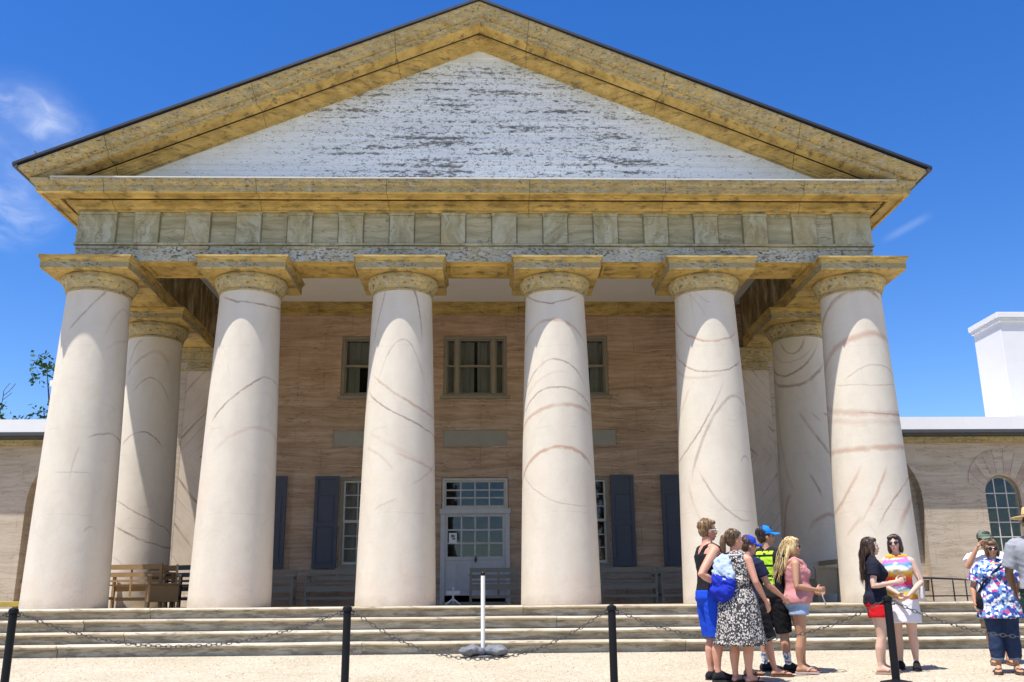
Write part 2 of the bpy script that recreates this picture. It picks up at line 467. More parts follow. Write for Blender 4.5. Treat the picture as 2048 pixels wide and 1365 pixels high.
def m_flaky(name, warm=0.0):
    """pale blue grey paint, dark speckled where it has flaked off"""
    g = mk(name, .75, .25)
    o = g.obj()
    c = g.ramp(g.noise(g.map(o, (1, 1, 2)), 2.0, 5, .65), [(.35, ((.36, .36, .31) if warm < .5 else (.26, .24, .16))), (.6, ((.47, .485, .43) if warm < .5 else (.40, .385, .29)))])
    a = g.rng(g.noise(g.map(o, (1, 1, 1.7)), 15, 6, .75), .515, .56)
    b = g.rng(g.noise(o, 1.8, 3), .36, .56, .45, 1)
    c = g.mix(g.m('MULTIPLY', a, b), c, (.09, .09, .075))
    c = g.mix(g.m('MULTIPLY', g.rng(g.noise(o, 3, 4), .56, .68), .6), c, (.3, .26, .13))
    w = g.rng(g.noise(g.map(o, (1, 1, 2.2)), 4.5, 5, .7), .40, .62)
    c = g.mix(g.m('MULTIPLY', w, warm), c, (.34, .255, .10))
    return g.fin(c, a, -.4, .01)


def m_boards(name):
    """white clapboard paint peeling in long horizontal tears, worst in the middle"""
    g = mk(name, .7, .3)
    o = g.obj()
    x, y, z = g.xyz(o)
    c = g.ramp(g.noise(g.map(o, (.5, 1, 5)), 1.6, 5, .6), [(.3, (.66, .69, .70)), (.7, (.77, .80, .805))])
    near = g.m('MULTIPLY', g.rng(g.m('ABSOLUTE', g.m('SUBTRACT', x, .15)), 1.8, 6.0, 1, .42), g.rng(z, 10.15, 9.75, .25, 1))
    row = g.noise(g.map(o, (.55, 0, 9.5)), 1.0, 2, .5)
    tear = g.noise(g.map(o, (7.0, 1, 25)), 1.0, 6, .82)
    th = g.m('SUBTRACT', .755, g.m('ADD', g.m('MULTIPLY', near, .20), g.m('MULTIPLY', g.m('SUBTRACT', row, .5), .55)))
    fr = g.m('FRACT', g.m('DIVIDE', g.m('SUBTRACT', z, 7.23), .112))
    ed = g.m('SUBTRACT', g.m('ABSOLUTE', g.m('SUBTRACT', fr, .5)), .25)
    th = g.m('SUBTRACT', th, g.m('MULTIPLY', ed, .09))
    a = g.rng(g.m('SUBTRACT', tear, th), .0, .03)
    lap = g.m('MULTIPLY', g.rng(fr, .13, .0), g.rng(g.noise(g.map(o, (1.2, 1, 6)), 1.0, 3), .35, .6, .25, 1))
    c = g.mix(g.m('MULTIPLY', lap, .28), c, (.3, .31, .3))
    c = g.mix(g.m('MULTIPLY', a, .9), c, g.ramp(g.noise(o, 11, 3), [(.35, (.06, .058, .05)), (.65, (.2, .19, .165))]))
    spk = g.rng(g.m('ADD', g.noise(g.map(o, (16, 1, 26)), 1.0, 4, .75), g.m('MULTIPLY', near, .10)), .675, .70)
    c = g.mix(g.m('MULTIPLY', spk, .75), c, (.13, .125, .11))
    fine = g.rng(g.noise(g.map(o, (6, 1, 40)), 1.0, 3, .6), .62, .75)
    c = g.mix(g.m('MULTIPLY', fine, .28), c, (.34, .34, .31))
    edge = g.m('MULTIPLY', g.rng(g.m('ADD', g.m('MULTIPLY', g.m('ABSOLUTE', x), .423), z), 9.6, 10.25), g.rng(g.noise(o, 4, 4), .3, .6))
    c = g.mix(g.m('MULTIPLY', edge, .3), c, (.42, .42, .28))
    return g.fin(c, a, -.5, .008)


def m_streakwall(name, c0, c1, c2, dark=.6, vz=15, ash=0):
    """stucco painted as sandstone: fine wavering horizontal grain"""
    g = mk(name, .85, .2)
    o = g.obj()
    warp = g.noise(g.map(o, (.6, .6, 1.2)), 1.2, 4, .6)
    x, y, z = g.xyz(o)
    z2 = g.m('ADD', z, g.m('MULTIPLY', warp, .28))
    v = g.comb(g.m('MULTIPLY', x, .9), g.m('MULTIPLY', y, .9), g.m('MULTIPLY', z2, vz))
    n1 = g.noise(v, 1.0, 6, .66)
    big = g.noise(o, .8, 4, .6)
    c = g.ramp(g.m('ADD', g.m('MULTIPLY', n1, .75), g.m('MULTIPLY', big, .3)), [(.36, c0), (.53, c1), (.68, c2)])
    v2 = g.comb(g.m('MULTIPLY', x, 1.1), g.m('MULTIPLY', y, 1.1), g.m('MULTIPLY', z2, vz * .8))
    n2 = g.noise(v2, 1.7, 3, .5)
    line = g.m('MULTIPLY', g.rng(g.m('ABSOLUTE', g.m('SUBTRACT', n2, .5)), 0, .022, 1, 0), g.rng(g.noise(o, 1.9, 3), .42, .62))
    c = g.mix(g.m('MULTIPLY', line, dark), c, tuple(k * .35 for k in c0))
    if ash:
        v3 = g.comb(g.m('MULTIPLY', x, 1.6), 0.0, g.m('MULTIPLY', z2, vz * 1.1))
        n3 = g.noise(v3, 1.3, 4, .65)
        c = g.mix(g.m('MULTIPLY', g.rng(n3, .60, .70), ash), c, (.15, .07, .045))
        br = g.n('ShaderNodeTexBrick', {'Vector': g.comb(x, z2, 0.0), 'Color1': (1, 1, 1), 'Color2': (.86, .84, .82), 'Mortar': (.35, .33, .3), 'Scale': 1.0, 'Mortar Size': .008, 'Brick Width': 1.25, 'Row Height': .47})
        br.offset = .5
        mk_ = g.m('MULTIPLY', g.rng(g.noise(o, 1.3, 3), .3, .6), ash)
        c = g.mix(mk_, c, br.outputs[0], 'MULTIPLY')
    return g.fin(c, g.m('ADD', n1, g.noise(o, 28, 4)), .2, .02)


def m_marbledark(name):
    """inner beam face: brown marbling, vertical tongues"""
    g = mk(name, .75, .3)
    o = g.obj()
    warp = g.noise(o, 2.0, 4, .6, col=True)
    wv = g.n('ShaderNodeVectorMath', {0: o, 1: g.n('ShaderNodeVectorMath', {0: warp, 3: .35}, operation='SCALE').outputs[0]}, operation='ADD').outputs[0]
    n = g.noise(g.map(wv, (2.6, 2.6, .9)), 1.3, 6, .68)
    c = g.ramp(n, [(.35, (.085, .06, .025)), (.52, (.2, .145, .06)), (.66, (.42, .36, .25))])
    return g.fin(c, n, .2, .02)


def m_step(name, soil_shade):
    g = mk(name, .85, .25)
    o = g.objr(50)
    r = g.rand()
    n1 = g.noise(g.map(o, (.7, .7, 3.5)), 2.4, 6, .65)
    c = g.ramp(n1, [(.3, (.30, .26, .19) if soil_shade < 1 else (.27, .235, .165)), (.5, (.50, .44, .34) if soil_shade < 1 else (.43, .385, .295)), (.7, (.60, .545, .44) if soil_shade < 1 else (.55, .50, .41))])  # sunlit tone painted into the slabs, shaded tone into the risers
    c = g.mix(g.m('MULTIPLY', g.rng(r, .2, .9), .6), c, (.42, .34, .23))
    n2 = g.noise(g.map(o, (1.2, 1.2, 6)), 3.2, 6, .7)
    c = g.mix(g.m('MULTIPLY', g.rng(n2, .51 - soil_shade * .06, .68 - soil_shade * .04), .75), c, (.12, .11, .085))
    c = g.mix(g.m('MULTIPLY', g.rng(g.noise(g.map(o, (1.5, 1, 11)), 1.3, 4, .6), .45, .62), .6 * soil_shade), c, (.20, .17, .115))
    n3 = g.rng(g.noise(o, 21, 4, .7), .66, .72)
    c = g.mix(g.m('MULTIPLY', n3, .6), c, (.08, .075, .06))
    return g.fin(c, g.m('ADD', n2, g.noise(o, 45, 4)), .35, .02)


def m_gravel(name):
    g = mk(name, .95, .1)
    o = g.obj()
    c = g.ramp(g.noise(o, .9, 5, .6), [(.3, (.41, .35, .255)), (.7, (.50, .44, .34))])
    v = g.vor(o, 48)
    cc = g.vor(o, 48, out=1)
    lum = g.n('ShaderNodeSeparateColor', {0: cc}).outputs[0]
    c = g.mix(g.m('MULTIPLY', g.rng(lum, .72, .95), .55), c, (.26, .2, .13))
    c = g.mix(g.m('MULTIPLY', g.rng(lum, .3, .0), .5), c, (.68, .64, .55))
    sp = g.rng(g.noise(o, 24, 4, .7), .60, .66)
    c = g.mix(g.m('MULTIPLY', sp, .6), c, (.19, .14, .085))
    return g.fin(c, g.m('ADD', g.m('MULTIPLY', v, -1), g.noise(o, 6, 4)), .6, .03)


def m_glass(name, tint=(.03, .035, .045), rough=.03):
    g = mk(name, rough, .5)
    nt = g.nt
    tr = g.n('ShaderNodeBsdfTransparent', {0: (.88, .9, .9)})
    gl = g.n('ShaderNodeBsdfGlossy', {0: (.9, .95, 1.0), 1: rough})
    fr = g.n('ShaderNodeFresnel', {0: 1.42})
    wv = g.noise(g.objr(), 1.8, 2)
    bp = g.n('ShaderNodeBump', {'Height': wv, 'Strength': .25, 'Distance': .03})
    nt.links.new(bp.outputs[0], gl.inputs['Normal'])
    mx = g.n('ShaderNodeMixShader', {0: fr.outputs[0], 1: tr.outputs[0], 2: gl.outputs[0]})
    out = [n for n in nt.nodes if n.type == 'OUTPUT_MATERIAL'][0]
    nt.links.new(mx.outputs[0], out.inputs[0])
    return g.mt


def m_paintwood(name, col, wear=.3, scale=1.0):
    g = mk(name, .6, .35)
    o = g.objr()
    n = g.noise(g.map(o, (3, 3, 3)), 2.5 * scale, 6, .65)
    c = g.mix(n, tuple(k * .8 for k in col), tuple(min(1, k * 1.15) for k in col))
    a = g.rng(g.noise(g.map(o, (2, 2, 12)), 5 * scale, 5, .7), .6, .68)
    c = g.mix(g.m('MULTIPLY', a, wear), c, tuple(k * .4 for k in col))
    return g.fin(c, n, .15, .01)


def m_anta():
    """peach stucco painted with slanting marble veins"""
    g = mk('anta stucco', .8, .2)
    o = g.obj()
    x, y, z = g.xyz(o)
    c = g.ramp(g.noise(g.map(o, (1, 1, .6)), 1.7, 5, .6), [(.3, (.46, .37, .28)), (.6, (.56, .47, .37))])
    wob = g.m('MULTIPLY', g.noise(o, .7, 2, .5), .5)
    sg = g.m('MULTIPLY', g.m('SIGN', x), g.m('SIGN', g.m('SUBTRACT', z, 3.3)))
    xs = g.m('MULTIPLY', g.m('MULTIPLY', x, sg), 1.15)
    for fq, w, st, off in ((.95, .075, .85, .1), (2.3, .08, .45, .55), (3.7, .10, .25, .3)):
        v = g.m('FRACT', g.m('ADD', g.m('MULTIPLY', g.m('ADD', g.m('ADD', xs, z), wob), fq), off))
        d = g.m('ABSOLUTE', g.m('SUBTRACT', v, .5))
        k = g.m('MULTIPLY', g.rng(d, w * .15, w * .6, 1, 0), g.rng(g.noise(g.map(o, (1, 1, .6)), 1.4 + off, 2), .40, .60))
        c = g.mix(g.m('MULTIPLY', k, st), c, (.26, .175, .13))
    return g.fin(c, g.noise(o, 28, 4), .15, .02)


VEINMATS = [m_column(v, 'column stucco %d' % i) for i, v in enumerate(VEINS)]
M = {}
M['ochre'] = m_ochre('ochre paint', .5, 1.12, .36)
M['ochre_worn'] = m_ochre('worn ochre paint', .8, 1.15, .92)
M['soffit'] = m_ochre('bright ochre soffit', .25, 1.22, .05)
M['capital'] = m_ochre('capital ochre', .5, 1.25, 1.0, False)
M['metope'] = m_streakwall('olive metope', (.22, .20, .115), (.35, .325, .21), (.45, .43, .32), .7, 9)
M['frieze'] = m_greymarble('grey marbling', .35)
M['flaky'] = m_flaky('flaking grey paint', .4)
M['flakyo'] = m_flaky('flaking grey fascia')
M['flakyc'] = m_flaky('flaking capital paint', .9)
M['boards'] = m_boards('peeling white boards')
M['wall'] = m_streakwall('brown stucco', (.32, .21, .135), (.47, .33, .225), (.57, .435, .33), .75, 15, .5)
M['wing'] = m_streakwall('tan stucco', (.36, .29, .215), (.47, .39, .30), (.54, .46, .37), .6, 13, .3)
M['anta'] = m_anta()
M['beam'] = m_marbledark('dark beam marbling')
M['ceil'] = m_flat('white ceiling', (.80, .775, .73), .8, .2, 0, .06, 2)
M['roof'] = m_flat('dark roof', (.03, .033, .045), .5, .4, 0, .3, 6)
M['white'] = m_flat('white metal', (.72, .715, .72), .5, .4, 0, .05, 3)
M['whiteb'] = m_flat('white stucco', (.68, .675, .67), .75, .25, 0, .06, 3)
M['gutter'] = m_flat('dark gutter', (.06, .06, .062), .5, .4, 0, .2, 6)
M['step'] = m_step('step stone', 0)  # stone lightened so the nosings read as catching the sun
M['riser'] = m_step('soiled shaded riser stone', 1)  # darker copy of the stone: stains plus shade put into the colour
M['floor'] = m_step('porch stone', .3)
M['gravel'] = m_gravel('pale gravel')
M['glass'] = m_glass('old window glass')
M['frame'] = m_paintwood('stone grey window paint', (.28, .25, .19), .5)
M['mull'] = m_paintwood('pale muntin paint', (.55, .53, .48), .25)
M['door'] = m_paintwood('pale door paint', (.57, .56, .55), .12)
M['shut'] = m_paintwood('slate blue shutter paint', (.075, .085, .112), .3)
M['plaque'] = m_flat('grey plaque', (.33, .315, .27), .8, .2, 0, .12, 4)
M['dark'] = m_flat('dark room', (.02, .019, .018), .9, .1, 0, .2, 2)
M['curt'] = m_flat('linen curtain', (.36, .35, .30), .9, .1, 0, .1, 6)
M['bench'] = m_paintwood('weathered bench wood', (.30, .27, .21), .5)
M['benchl'] = m_paintwood('pale bench wood', (.42, .34, .22), .4)
M['chairb'] = m_paintwood('brown chair wood', (.28, .17, .075), .4)
M['black'] = m_flat('black painted metal', (.0035, .004, .0065), .5, .25, 0, .3, 8)
M['chain'] = m_flat('chain steel', (.12, .115, .11), .4, .5, .8, .3, 20)
M['pole'] = m_flat('white pole paint', (.8, .79, .76), .45, .4, 0, .05, 9)
M['bag'] = m_flat('grey rubber weight', (.13, .14, .16), .6, .4, 0, .5, 11)
M['yellow'] = m_flat('yellow paint', (.36, .27, .05), .6, .3, 0, .3, 9)
M['paper'] = m_flat('paper', (.8, .8, .8), .8, .2, 0, .02)
M['print'] = m_flat('print', (.2, .2, .24), .8, .2, 0, .02)
M['rail'] = m_flat('grey iron rail', (.09, .095, .1), .5, .4, .3, .2, 8)
M['bark'] = m_flat('bark', (.09, .07, .055), .9, .1, 0, .3, 12)


# ------------------------------------------------------------------ ground and steps
def build_ground():
    ys = [400, 120, 60, 30, 12, 0, -2.1] + [-2.1 - .4 * i for i in range(1, 16)] + [-9, -11, -14, -18, -25, -40, -80, -160]
    xs = [-300, -120, -60, -30, -18] + [-12 + .6 * i for i in range(41)] + [18, 30, 60, 120, 300]
    vs, fs = [], []
    for y in ys:
        for x in xs:
            z = ground_z(y) if y > -40 else ground_z(-40) - (-40 - y) * .12
            if y > 12:
                z -= (y - 12) * .02
            if -8.5 < y < -2.2 and abs(x) <= 12:
                z += .014 * (mnoise.noise(Vector((x * .9, y * 1.3, 3))))
            vs.append((x, y, z))
    n = len(xs)
    for i in range(len(ys) - 1):
        for j in range(n - 1):
            fs.append((i * n + j, (i + 1) * n + j, (i + 1) * n + j + 1, i * n + j + 1))
    o = MB().add(vs, fs).build('ground', M['gravel'], smooth=60)
    tag(o, 'pale sandy gravel forecourt in front of the steps', kind='structure')
    rnd = random.Random(4)
    mb = MB()
    for i in range(5200):
        y = -2.15 - 4.6 * rnd.random() ** 1.2
        x = rnd.uniform(-9, 9) * (1 + .02 * (-y))
        s = rnd.uniform(.004, .013)
        z = ground_z(y) + .004
        a = [(x + s * rnd.uniform(.6, 1.2), y, z), (x, y + s, z), (x - s * rnd.uniform(.6, 1.2), y, z), (x, y - s, z), (x + s * .2, y, z + s * .8)]
        mb.add(a, [(0, 1, 4), (1, 2, 4), (2, 3, 4), (3, 0, 4)])
    g = mk('pebble', .9, .15)
    m = g.fin(g.ramp(g.noise(g.obj(), 60, 0), [(.35, (.2, .15, .1)), (.5, (.45, .38, .28)), (.65, (.65, .6, .5))]))
    tag(mb.build('gravel', m), 'loose pebbles scattered on the sandy forecourt', kind='stuff')


build_ground()

RIS, TRD = .165, .36
STEPY = -1.02                                   # nose of the top slab


def build_steps():
    st = bpy.data.objects.new('front_steps', None)
    C.objects.link(st)
    tag(st, 'long flight of worn stone steps across the whole front', kind='structure')
    rnd = random.Random(11)
    tops = [0, -RIS, -2 * RIS, -3 * RIS]
    for k, zt in enumerate(tops):
        y0 = STEPY - TRD * k
        x = -15.5
        joints = {0: (-5.05, .7, 6.5), 1: (-5.9, 1.2), 2: (-5.15, 4.8), 3: (-5.95, -1.65, 3.0)}[k]
        cuts = [-15.5, -9.6] + list(joints) + [9.3, 15.5]
        for a, b in zip(cuts[:-1], cuts[1:]):
            dz = rnd.uniform(-.006, .004)
            dy = rnd.uniform(-.008, .008)
            back = .30 if k == 0 else .46
            slab = MB()
            n = max(2, int((b - a) / .35))
            rings = []
            for i in range(n + 1):
                xx = a + .004 + (b - a - .008) * i / n
                wv = .006 * mnoise.noise(Vector((xx * 1.3, k * 7.1, 2)))
                zt2 = zt + dz + .005 * mnoise.noise(Vector((xx * .8, k * 3.3, 9)))
                yn = y0 + dy + wv
                rings.append([(xx, yn + .028, zt2), (xx, yn + .008, zt2 - .010), (xx, yn, zt2 - .026), (xx, yn + .006, zt2 - .040), (xx, yn + .03, zt2 - .052), (xx, y0 + back, zt2 - .052), (xx, y0 + back, zt2)])
            slab.loft(rings)
            slab.build('step_slab', M['step'], st, 30)
            ri = MB()
            ri.box(a + .003, b - .003, y0 + .062 + dy, y0 + .3, zt - RIS - (.12 if k == 3 else .0) + .002, zt - .054 + dz)
            ri.build('riser_stone', M['riser'], st)
    fl = MB().box(-15.5, 15.5, STEPY + .302, 12, -.25, -.002)
    fl.build('porch_floor', M['floor'], st)
    MB().box(-15.4, 15.4, STEPY + .31, 11.9, -.9, -.26).build('foundation', M['step'], st)


build_steps()

# ------------------------------------------------------------------ the mansion
H = thing('columned_mansion', 'grand columned mansion with yellow pediment, brown porch wall and low side wings', 'house', (0, 0, 0))
CX = [-6.789, -4.099, -1.375, 1.375, 4.099, 6.789]
D2 = 3.0135
F = -.45          # front plane of the entablature
SX = 7.11         # side plane of the entablature
WY = 6.0          # plane of the porch wall
ZA, ZT, ZF, ZS, ZC = 5.89, 6.165, 6.81, 6.97, 7.19   # architrave soffit, taenia, frieze top, soffit of cornice, cornice top


def shaft_mesh(mat):
    prof = []
    for i in range(15):
        t = i / 14
        r = .668 - .141 * t - .012 * math.sin(PI * t) * -1
        prof.append((r, 5.37 * t))
    mb = MB()
    mb.lathe(prof, 72)
    return mb.mesh('column', mat, 40)


ech = MB().lathe([(.52, 5.335), (.548, 5.342), (.553, 5.36), (.533, 5.372), (.533, 5.384), (.548, 5.39), (.57, 5.42), (.598, 5.47), (.622, 5.53), (.635, 5.59), (.635, 5.63), (.61, 5.652)], 64).mesh('echinus', M['capital'], 50)
aba = MB().square([(.58, 5.648), (.748, 5.648), (.752, 5.652), (.752, 5.775), (.757, 5.78), (.757, 5.80), (.768, 5.812), (.778, 5.835), (.782, 5.85), (.80, 5.855), (.80, 5.888)]).mesh('abacus', M['ochre'], 20)
abf = MB().square([(.70, 5.664), (.7535, 5.664), (.7555, 5.668), (.7555, 5.765), (.70, 5.767)]).mesh('abacus_fascia', M['flakyc'], 20)

cols = [(x, 0) for x in CX] + [(-6.789, D2), (6.789, D2)]
for i, (x, y) in enumerate(cols):
    c = put('column', shaft_mesh(VEINMATS[i]), H, (x, y, 0))
    put('echinus', ech, c)
    put('abacus', aba, c)
    put('abacus_fascia', abf, c)


def anta(x0, x1, y0, y1, face):
    mb = MB()
    mb.box(x0, x1, y0, y1, 0, 5.36)
    mb.box(x0 - .03, x1 + .03, y0 - .03, y1, 0, .25)
    o = mb.build('pilaster', M['anta'], H, bevel=.006)
    cm = MB()
    for dx, z0, z1 in ((.03, 5.36, 5.42), (.0, 5.42, 5.56), (.05, 5.56, 5.62), (.08, 5.62, 5.80), (.14, 5.80, 5.885)):
        cm.box(x0 - dx, x1 + dx, y0 - dx, y1 + .0, z0, z1)
    cm.build('pilaster_capital', M['capital'], o)


anta(-7.22, -6.30, 5.55, 6.9, -1)
anta(6.24, 7.16, 5.55, 6.9, 1)

# --- entablature ---------------------------------------------------------------
BK = .45           # back plane of the front beam
IX = 6.33          # inner plane of the side beams
mb = MB()
mb.box(-SX, SX, F, BK, ZA, ZT)
mb.build('architrave', M['flaky'], H)
for s in (-1, 1):
    a, b = sorted((s * IX, s * (SX - .002)))
    MB().box(a, b, BK + .002, 5.54, ZA + .001, ZT).build('side_architrave', M['ochre'], H)
mb = MB()
mb.box(-SX - .035, SX + .035, F - .045, F + .1, ZT + .022, ZT + .055)
mb.box(-SX - .035, -SX + .1, F + .102, 12, ZT + .002, ZT + .05)
mb.box(SX - .1, SX + .035, F + .102, 12, ZT + .002, ZT + .05)
mb.build('taenia', M['frieze'], H)
mb = MB()
mb.box(-SX + .02, SX - .02, F + .02, BK, ZT + .001, 7.14)
mb.build('frieze_backing', M['frieze'], H)
for s in (-1, 1):
    a, b = sorted((s * IX, s * (SX - .021)))
    MB().box(a, b, BK + .002, 5.54, ZT + .001, 7.14).build('inner_beam', M['beam'], H)
    a, b = sorted((s * 6.9, s * (SX - .012)))
    MB().box(a, b, 5.545, 12, .0, 7.14).build('side_wall', M['wing'], H)

trc = [-6.77]
for a, b in zip(CX[:-1], CX[1:]):
    for k in (1, 2, 3):
        trc.append(a + (b - a) * k / 3)
trc[-1] = 6.77
ZR = ZT + .06
edges = []
for i, c in enumerate(trc):
    hw = .34 if i in (0, len(trc) - 1) else .215
    edges.append((c - hw, c + hw))
    t = MB()
    t.box(c - hw, c + hw, F - .045, F + .015, ZR, ZF - .06)
    t.box(c - hw - .012, c + hw + .012, F - .058, F + .015, ZF - .058, ZF - .004)
    t.build('triglyph', M['frieze'], H, bevel=.006)
    t = MB()
    t.box(c - hw, c + hw, F - .025, F - .002, ZT - .05, ZT - .001)
    t.build('regula', M['frieze'], H)
for (a0, a1), (b0, b1) in zip(edges[:-1], edges[1:]):
    t = MB()
    t.box(a1 + .014, b0 - .014, F + .004, F + .016, ZR + .006, ZF - .07)
    t.build('metope', M['metope'], H, bevel=.008)
# the same frieze along both sides
for sx in (-1, 1):
    for k in range(6):
        y = .55 + 1.0 * k
        t = MB()
        x0, x1 = sorted((sx * (SX - .015), sx * (SX + .035)))
        t.box(x0, x1, y - .22, y + .22, ZR, ZF - .004)
        t.build('triglyph', M['frieze'], H)


def sweepU(prof, y_end=12.0, closed=True):
    """profile of (overhang e, height z) swept left side - front - right side with mitred corners"""
    rings = []
    for px, py, side in ((-1, y_end, 0), (-1, None, 1), (1, None, 1), (1, y_end, 0)):
        rg = []
        for e, z in prof:
            x = px * (SX + e)
            y = (F - e) if side else y_end
            rg.append((x, y, z))
        rings.append(rg)
    return MB().loft(rings, True, closed)


sweepU([(-.05, ZF + .001), (.02, ZF + .001), (.03, ZF + .03), (.06, ZF + .035), (.085, ZF + .07), (.14, ZF + .10), (.165, ZF + .105), (.17, ZF + .15), (.19, ZF + .155), (.19, ZS - .002), (-.05, ZS - .002)]).build('bed_moulding', M['ochre'], H, 25)
sweepU([(.262, ZS - .01), (.275, ZS - .012), (.29, ZS + .012), (.47, ZS + .012), (.48, ZS - .012), (.53, ZS - .012), (.545, ZS + .004), (.262, ZS + .03)]).build('cornice_soffit', M['soffit'], H, 25)
sweepU([(.0, ZS + .05), (.26, ZS + .05), (.262, ZS + .031), (.546, ZS + .006), (.555, ZS + .01), (.557, ZS + .10), (.58, ZS + .105), (.585, ZS + .125), (.61, ZS + .15), (.63, ZS + .155), (.64, ZC), (.0, ZC)]).build('cornice', M['ochre_worn'], H, 25)
# flashing on the cornice top; its pale colour paints in the sunlit edge
MB().box(-7.4, 7.4, F - .648, F + .02, ZC + .001, ZC + .026).build('cornice_flashing', M['mull'], H)

# --- pediment -------------------------------------------------------------------
TIPX, TIPZ, APZ = 7.90, 7.33, 10.67
SL = (APZ - TIPZ) / TIPX


def roofz(x):
    return APZ - SL * abs(x)


def rake(prof, name, mat, sm=20):
    """raking cornice piece, both slopes, mitred into the side eaves"""
    for s in (-1, 1):
        n = 14
        rings = []
        for k in range(n + 1):
            t = k / n
            rg = []
            for e, d in prof:
                x0 = SX + min(e, .79)
                x = x0 * (1 - t) + (.001 if s > 0 else .001) * t
                rg.append((s * x, F - e, roofz(x) - d))
            rings.append(rg)
        MB().loft(rings).build(name, mat, H, sm)


rake([(.79, .0), (.79, .03), (.775, .05), (.755, .06), (.73, .10), (.685, .165), (.64, .19), (.615, .195), (.3, .19), (.3, .0)], 'raking_sima', M['ochre_worn'])
rake([(.60, .192), (.605, .205), (.585, .21), (.575, .225), (.565, .235), (.56, .285), (.54, .295), (.235, .295), (.235, .192)], 'raking_fascia', M['ochre_worn'])
rake([(.535, .296), (.535, .305), (.47, .312), (.46, .300), (.236, .302), (.236, .296)], 'raking_soffit', M['soffit'])
rake([(.195, .303), (.19, .335), (.165, .34), (.155, .37), (.12, .395), (.085, .42), (.075, .44), (.04, .455), (.035, .485), (-.1, .485), (-.1, .303)], 'raking_bed_moulding', M['ochre'])
# side eaves
for s in (-1, 1):
    pr = [(.641, ZC - .02), (.65, ZC), (.67, ZC + .015), (.72, ZC + .06), (.76, ZC + .09), (.785, ZC + .10), (.79, TIPZ), (.5, TIPZ + .08), (.5, ZC - .02)]
    MB().loft([[(s * (SX + e), F - e + .012, z) for e, z in pr], [(s * (SX + e), 12, z) for e, z in pr]]).build('eave_moulding', M['ochre_worn'], H, 20)
    mb = MB()
    mb.tube([(s * 7.93, F - .82, TIPZ - .005), (s * 7.93, 12, TIPZ - .005)], .045, 8)
    mb.build('eave_gutter', M['gutter'], H, 50)
    rf = MB()
    x1, z1 = s * 7.98, TIPZ + .03 - .08 * SL + .012
    rf.hexa([(0, F - .83, APZ + .012), (x1, F - .83, z1), (x1, 12.2, z1), (0, 12.2, APZ + .012), (0, F - .83, APZ + .058), (x1, F - .83, z1 + .046), (x1, 12.2, z1 + .046), (0, 12.2, APZ + .058)])
    rf.build('roof', M['roof'], H)
    sp = MB()
    xx = s * 7.62
    zz = roofz(7.62) + .05
    if s < 0:
        sp.loft([[(xx - .05, -1.1, zz), (xx + .08, -1.1, zz), (xx + .08, -1.05, zz), (xx - .05, -1.05, zz)], [(xx - .07, -1.1, zz + .1), (xx + .01, -1.1, zz + .07), (xx + .01, -1.06, zz + .07), (xx - .07, -1.06, zz + .1)], [(xx - .12, -1.09, zz + .19), (xx - .09, -1.09, zz + .19), (xx - .09, -1.07, zz + .19), (xx - .12, -1.07, zz + .19)]])
    else:
        sp.tube([(xx, -1.08, zz - .02), (xx + .01, -1.08, zz + .12)], [.02, .012], 6)
        sp.tube([(xx, -1.08, zz + .1), (xx + .06, -1.08, zz + .15)], [.02, .008], 6)
    sp.build('roof_bracket', M['gutter'], H)

ty = MB()
ty.loft([[(-6.75, y, ZC + .0265), (6.75, y, ZC + .0265), (0, y, 10.2)] for y in (F + .11, F + .25)])
tym = ty.build('tympanum', M['dark'], H)
bh = .112
z = ZC + .04
rnd = random.Random(3)
while z < 10.17:
    z1 = min(z + bh, 10.2)
    xa = (10.23 - z) / SL + .02
    xb = max(.01, (10.23 - z1) / SL + .02)
    w = .004 * rnd.uniform(-1, 1)
    b = MB()
    b.hexa([(-xa, F + .060 + w, z - .010), (xa, F + .060 + w, z - .010), (xa, F + .105, z - .010), (-xa, F + .105, z - .010),
            (-xb, F + .072 + w, z1), (xb, F + .072 + w, z1), (xb, F + .105, z1), (-xb, F + .105, z1)])
    b.build('clapboard', M['boards'], tym)
    z += bh

# --- ceilings and soffit panels -----------------------------------------------------
MB().box(-IX + .003, IX - .003, BK + .003, WY - .003, 7.16, 7.3).build('porch_ceiling', M['ceil'], H)
pts = [-6.05] + [0]
for a, b in zip(CX[:-1], CX[1:]):
    x0, x1 = a + .86, b - .86
    p = MB()
    t = .045
    y0, y1 = F + .14, BK - .14
    for (xa, xb, ya, yb) in ((x0, x1, y0, y0 + t), (x0, x1, y1 - t, y1), (x0, x0 + t, y0 + t, y1 - t), (x1 - t, x1, y0 + t, y1 - t)):
        p.box(xa, xb, ya, yb, ZA - .028, ZA - .001)
    p.build('soffit_panel', M['soffit'], H)
MB().box(-SX + .004, SX - .004, F + .004, BK - .004, ZA - .0055, ZA - .0005).build('architrave_soffit', M['soffit'], H)

# --- porch wall ------------------------------------------------------------------------
XW = -.125
up_win = [(XW - .77, XW + .77, 4.84, 6.34), (XW - 3.235, XW - 1.93, 4.84, 6.34), (XW + 1.93, XW + 3.235, 4.84, 6.34)]
lo_win = [(XW + s * c - .555, XW + s * c + .555, .85, 2.9) for s in (-1, 1) for c in (2.59, 5.5)]
DOOR = (XW - .78, XW + .78, 0.0, 2.88)


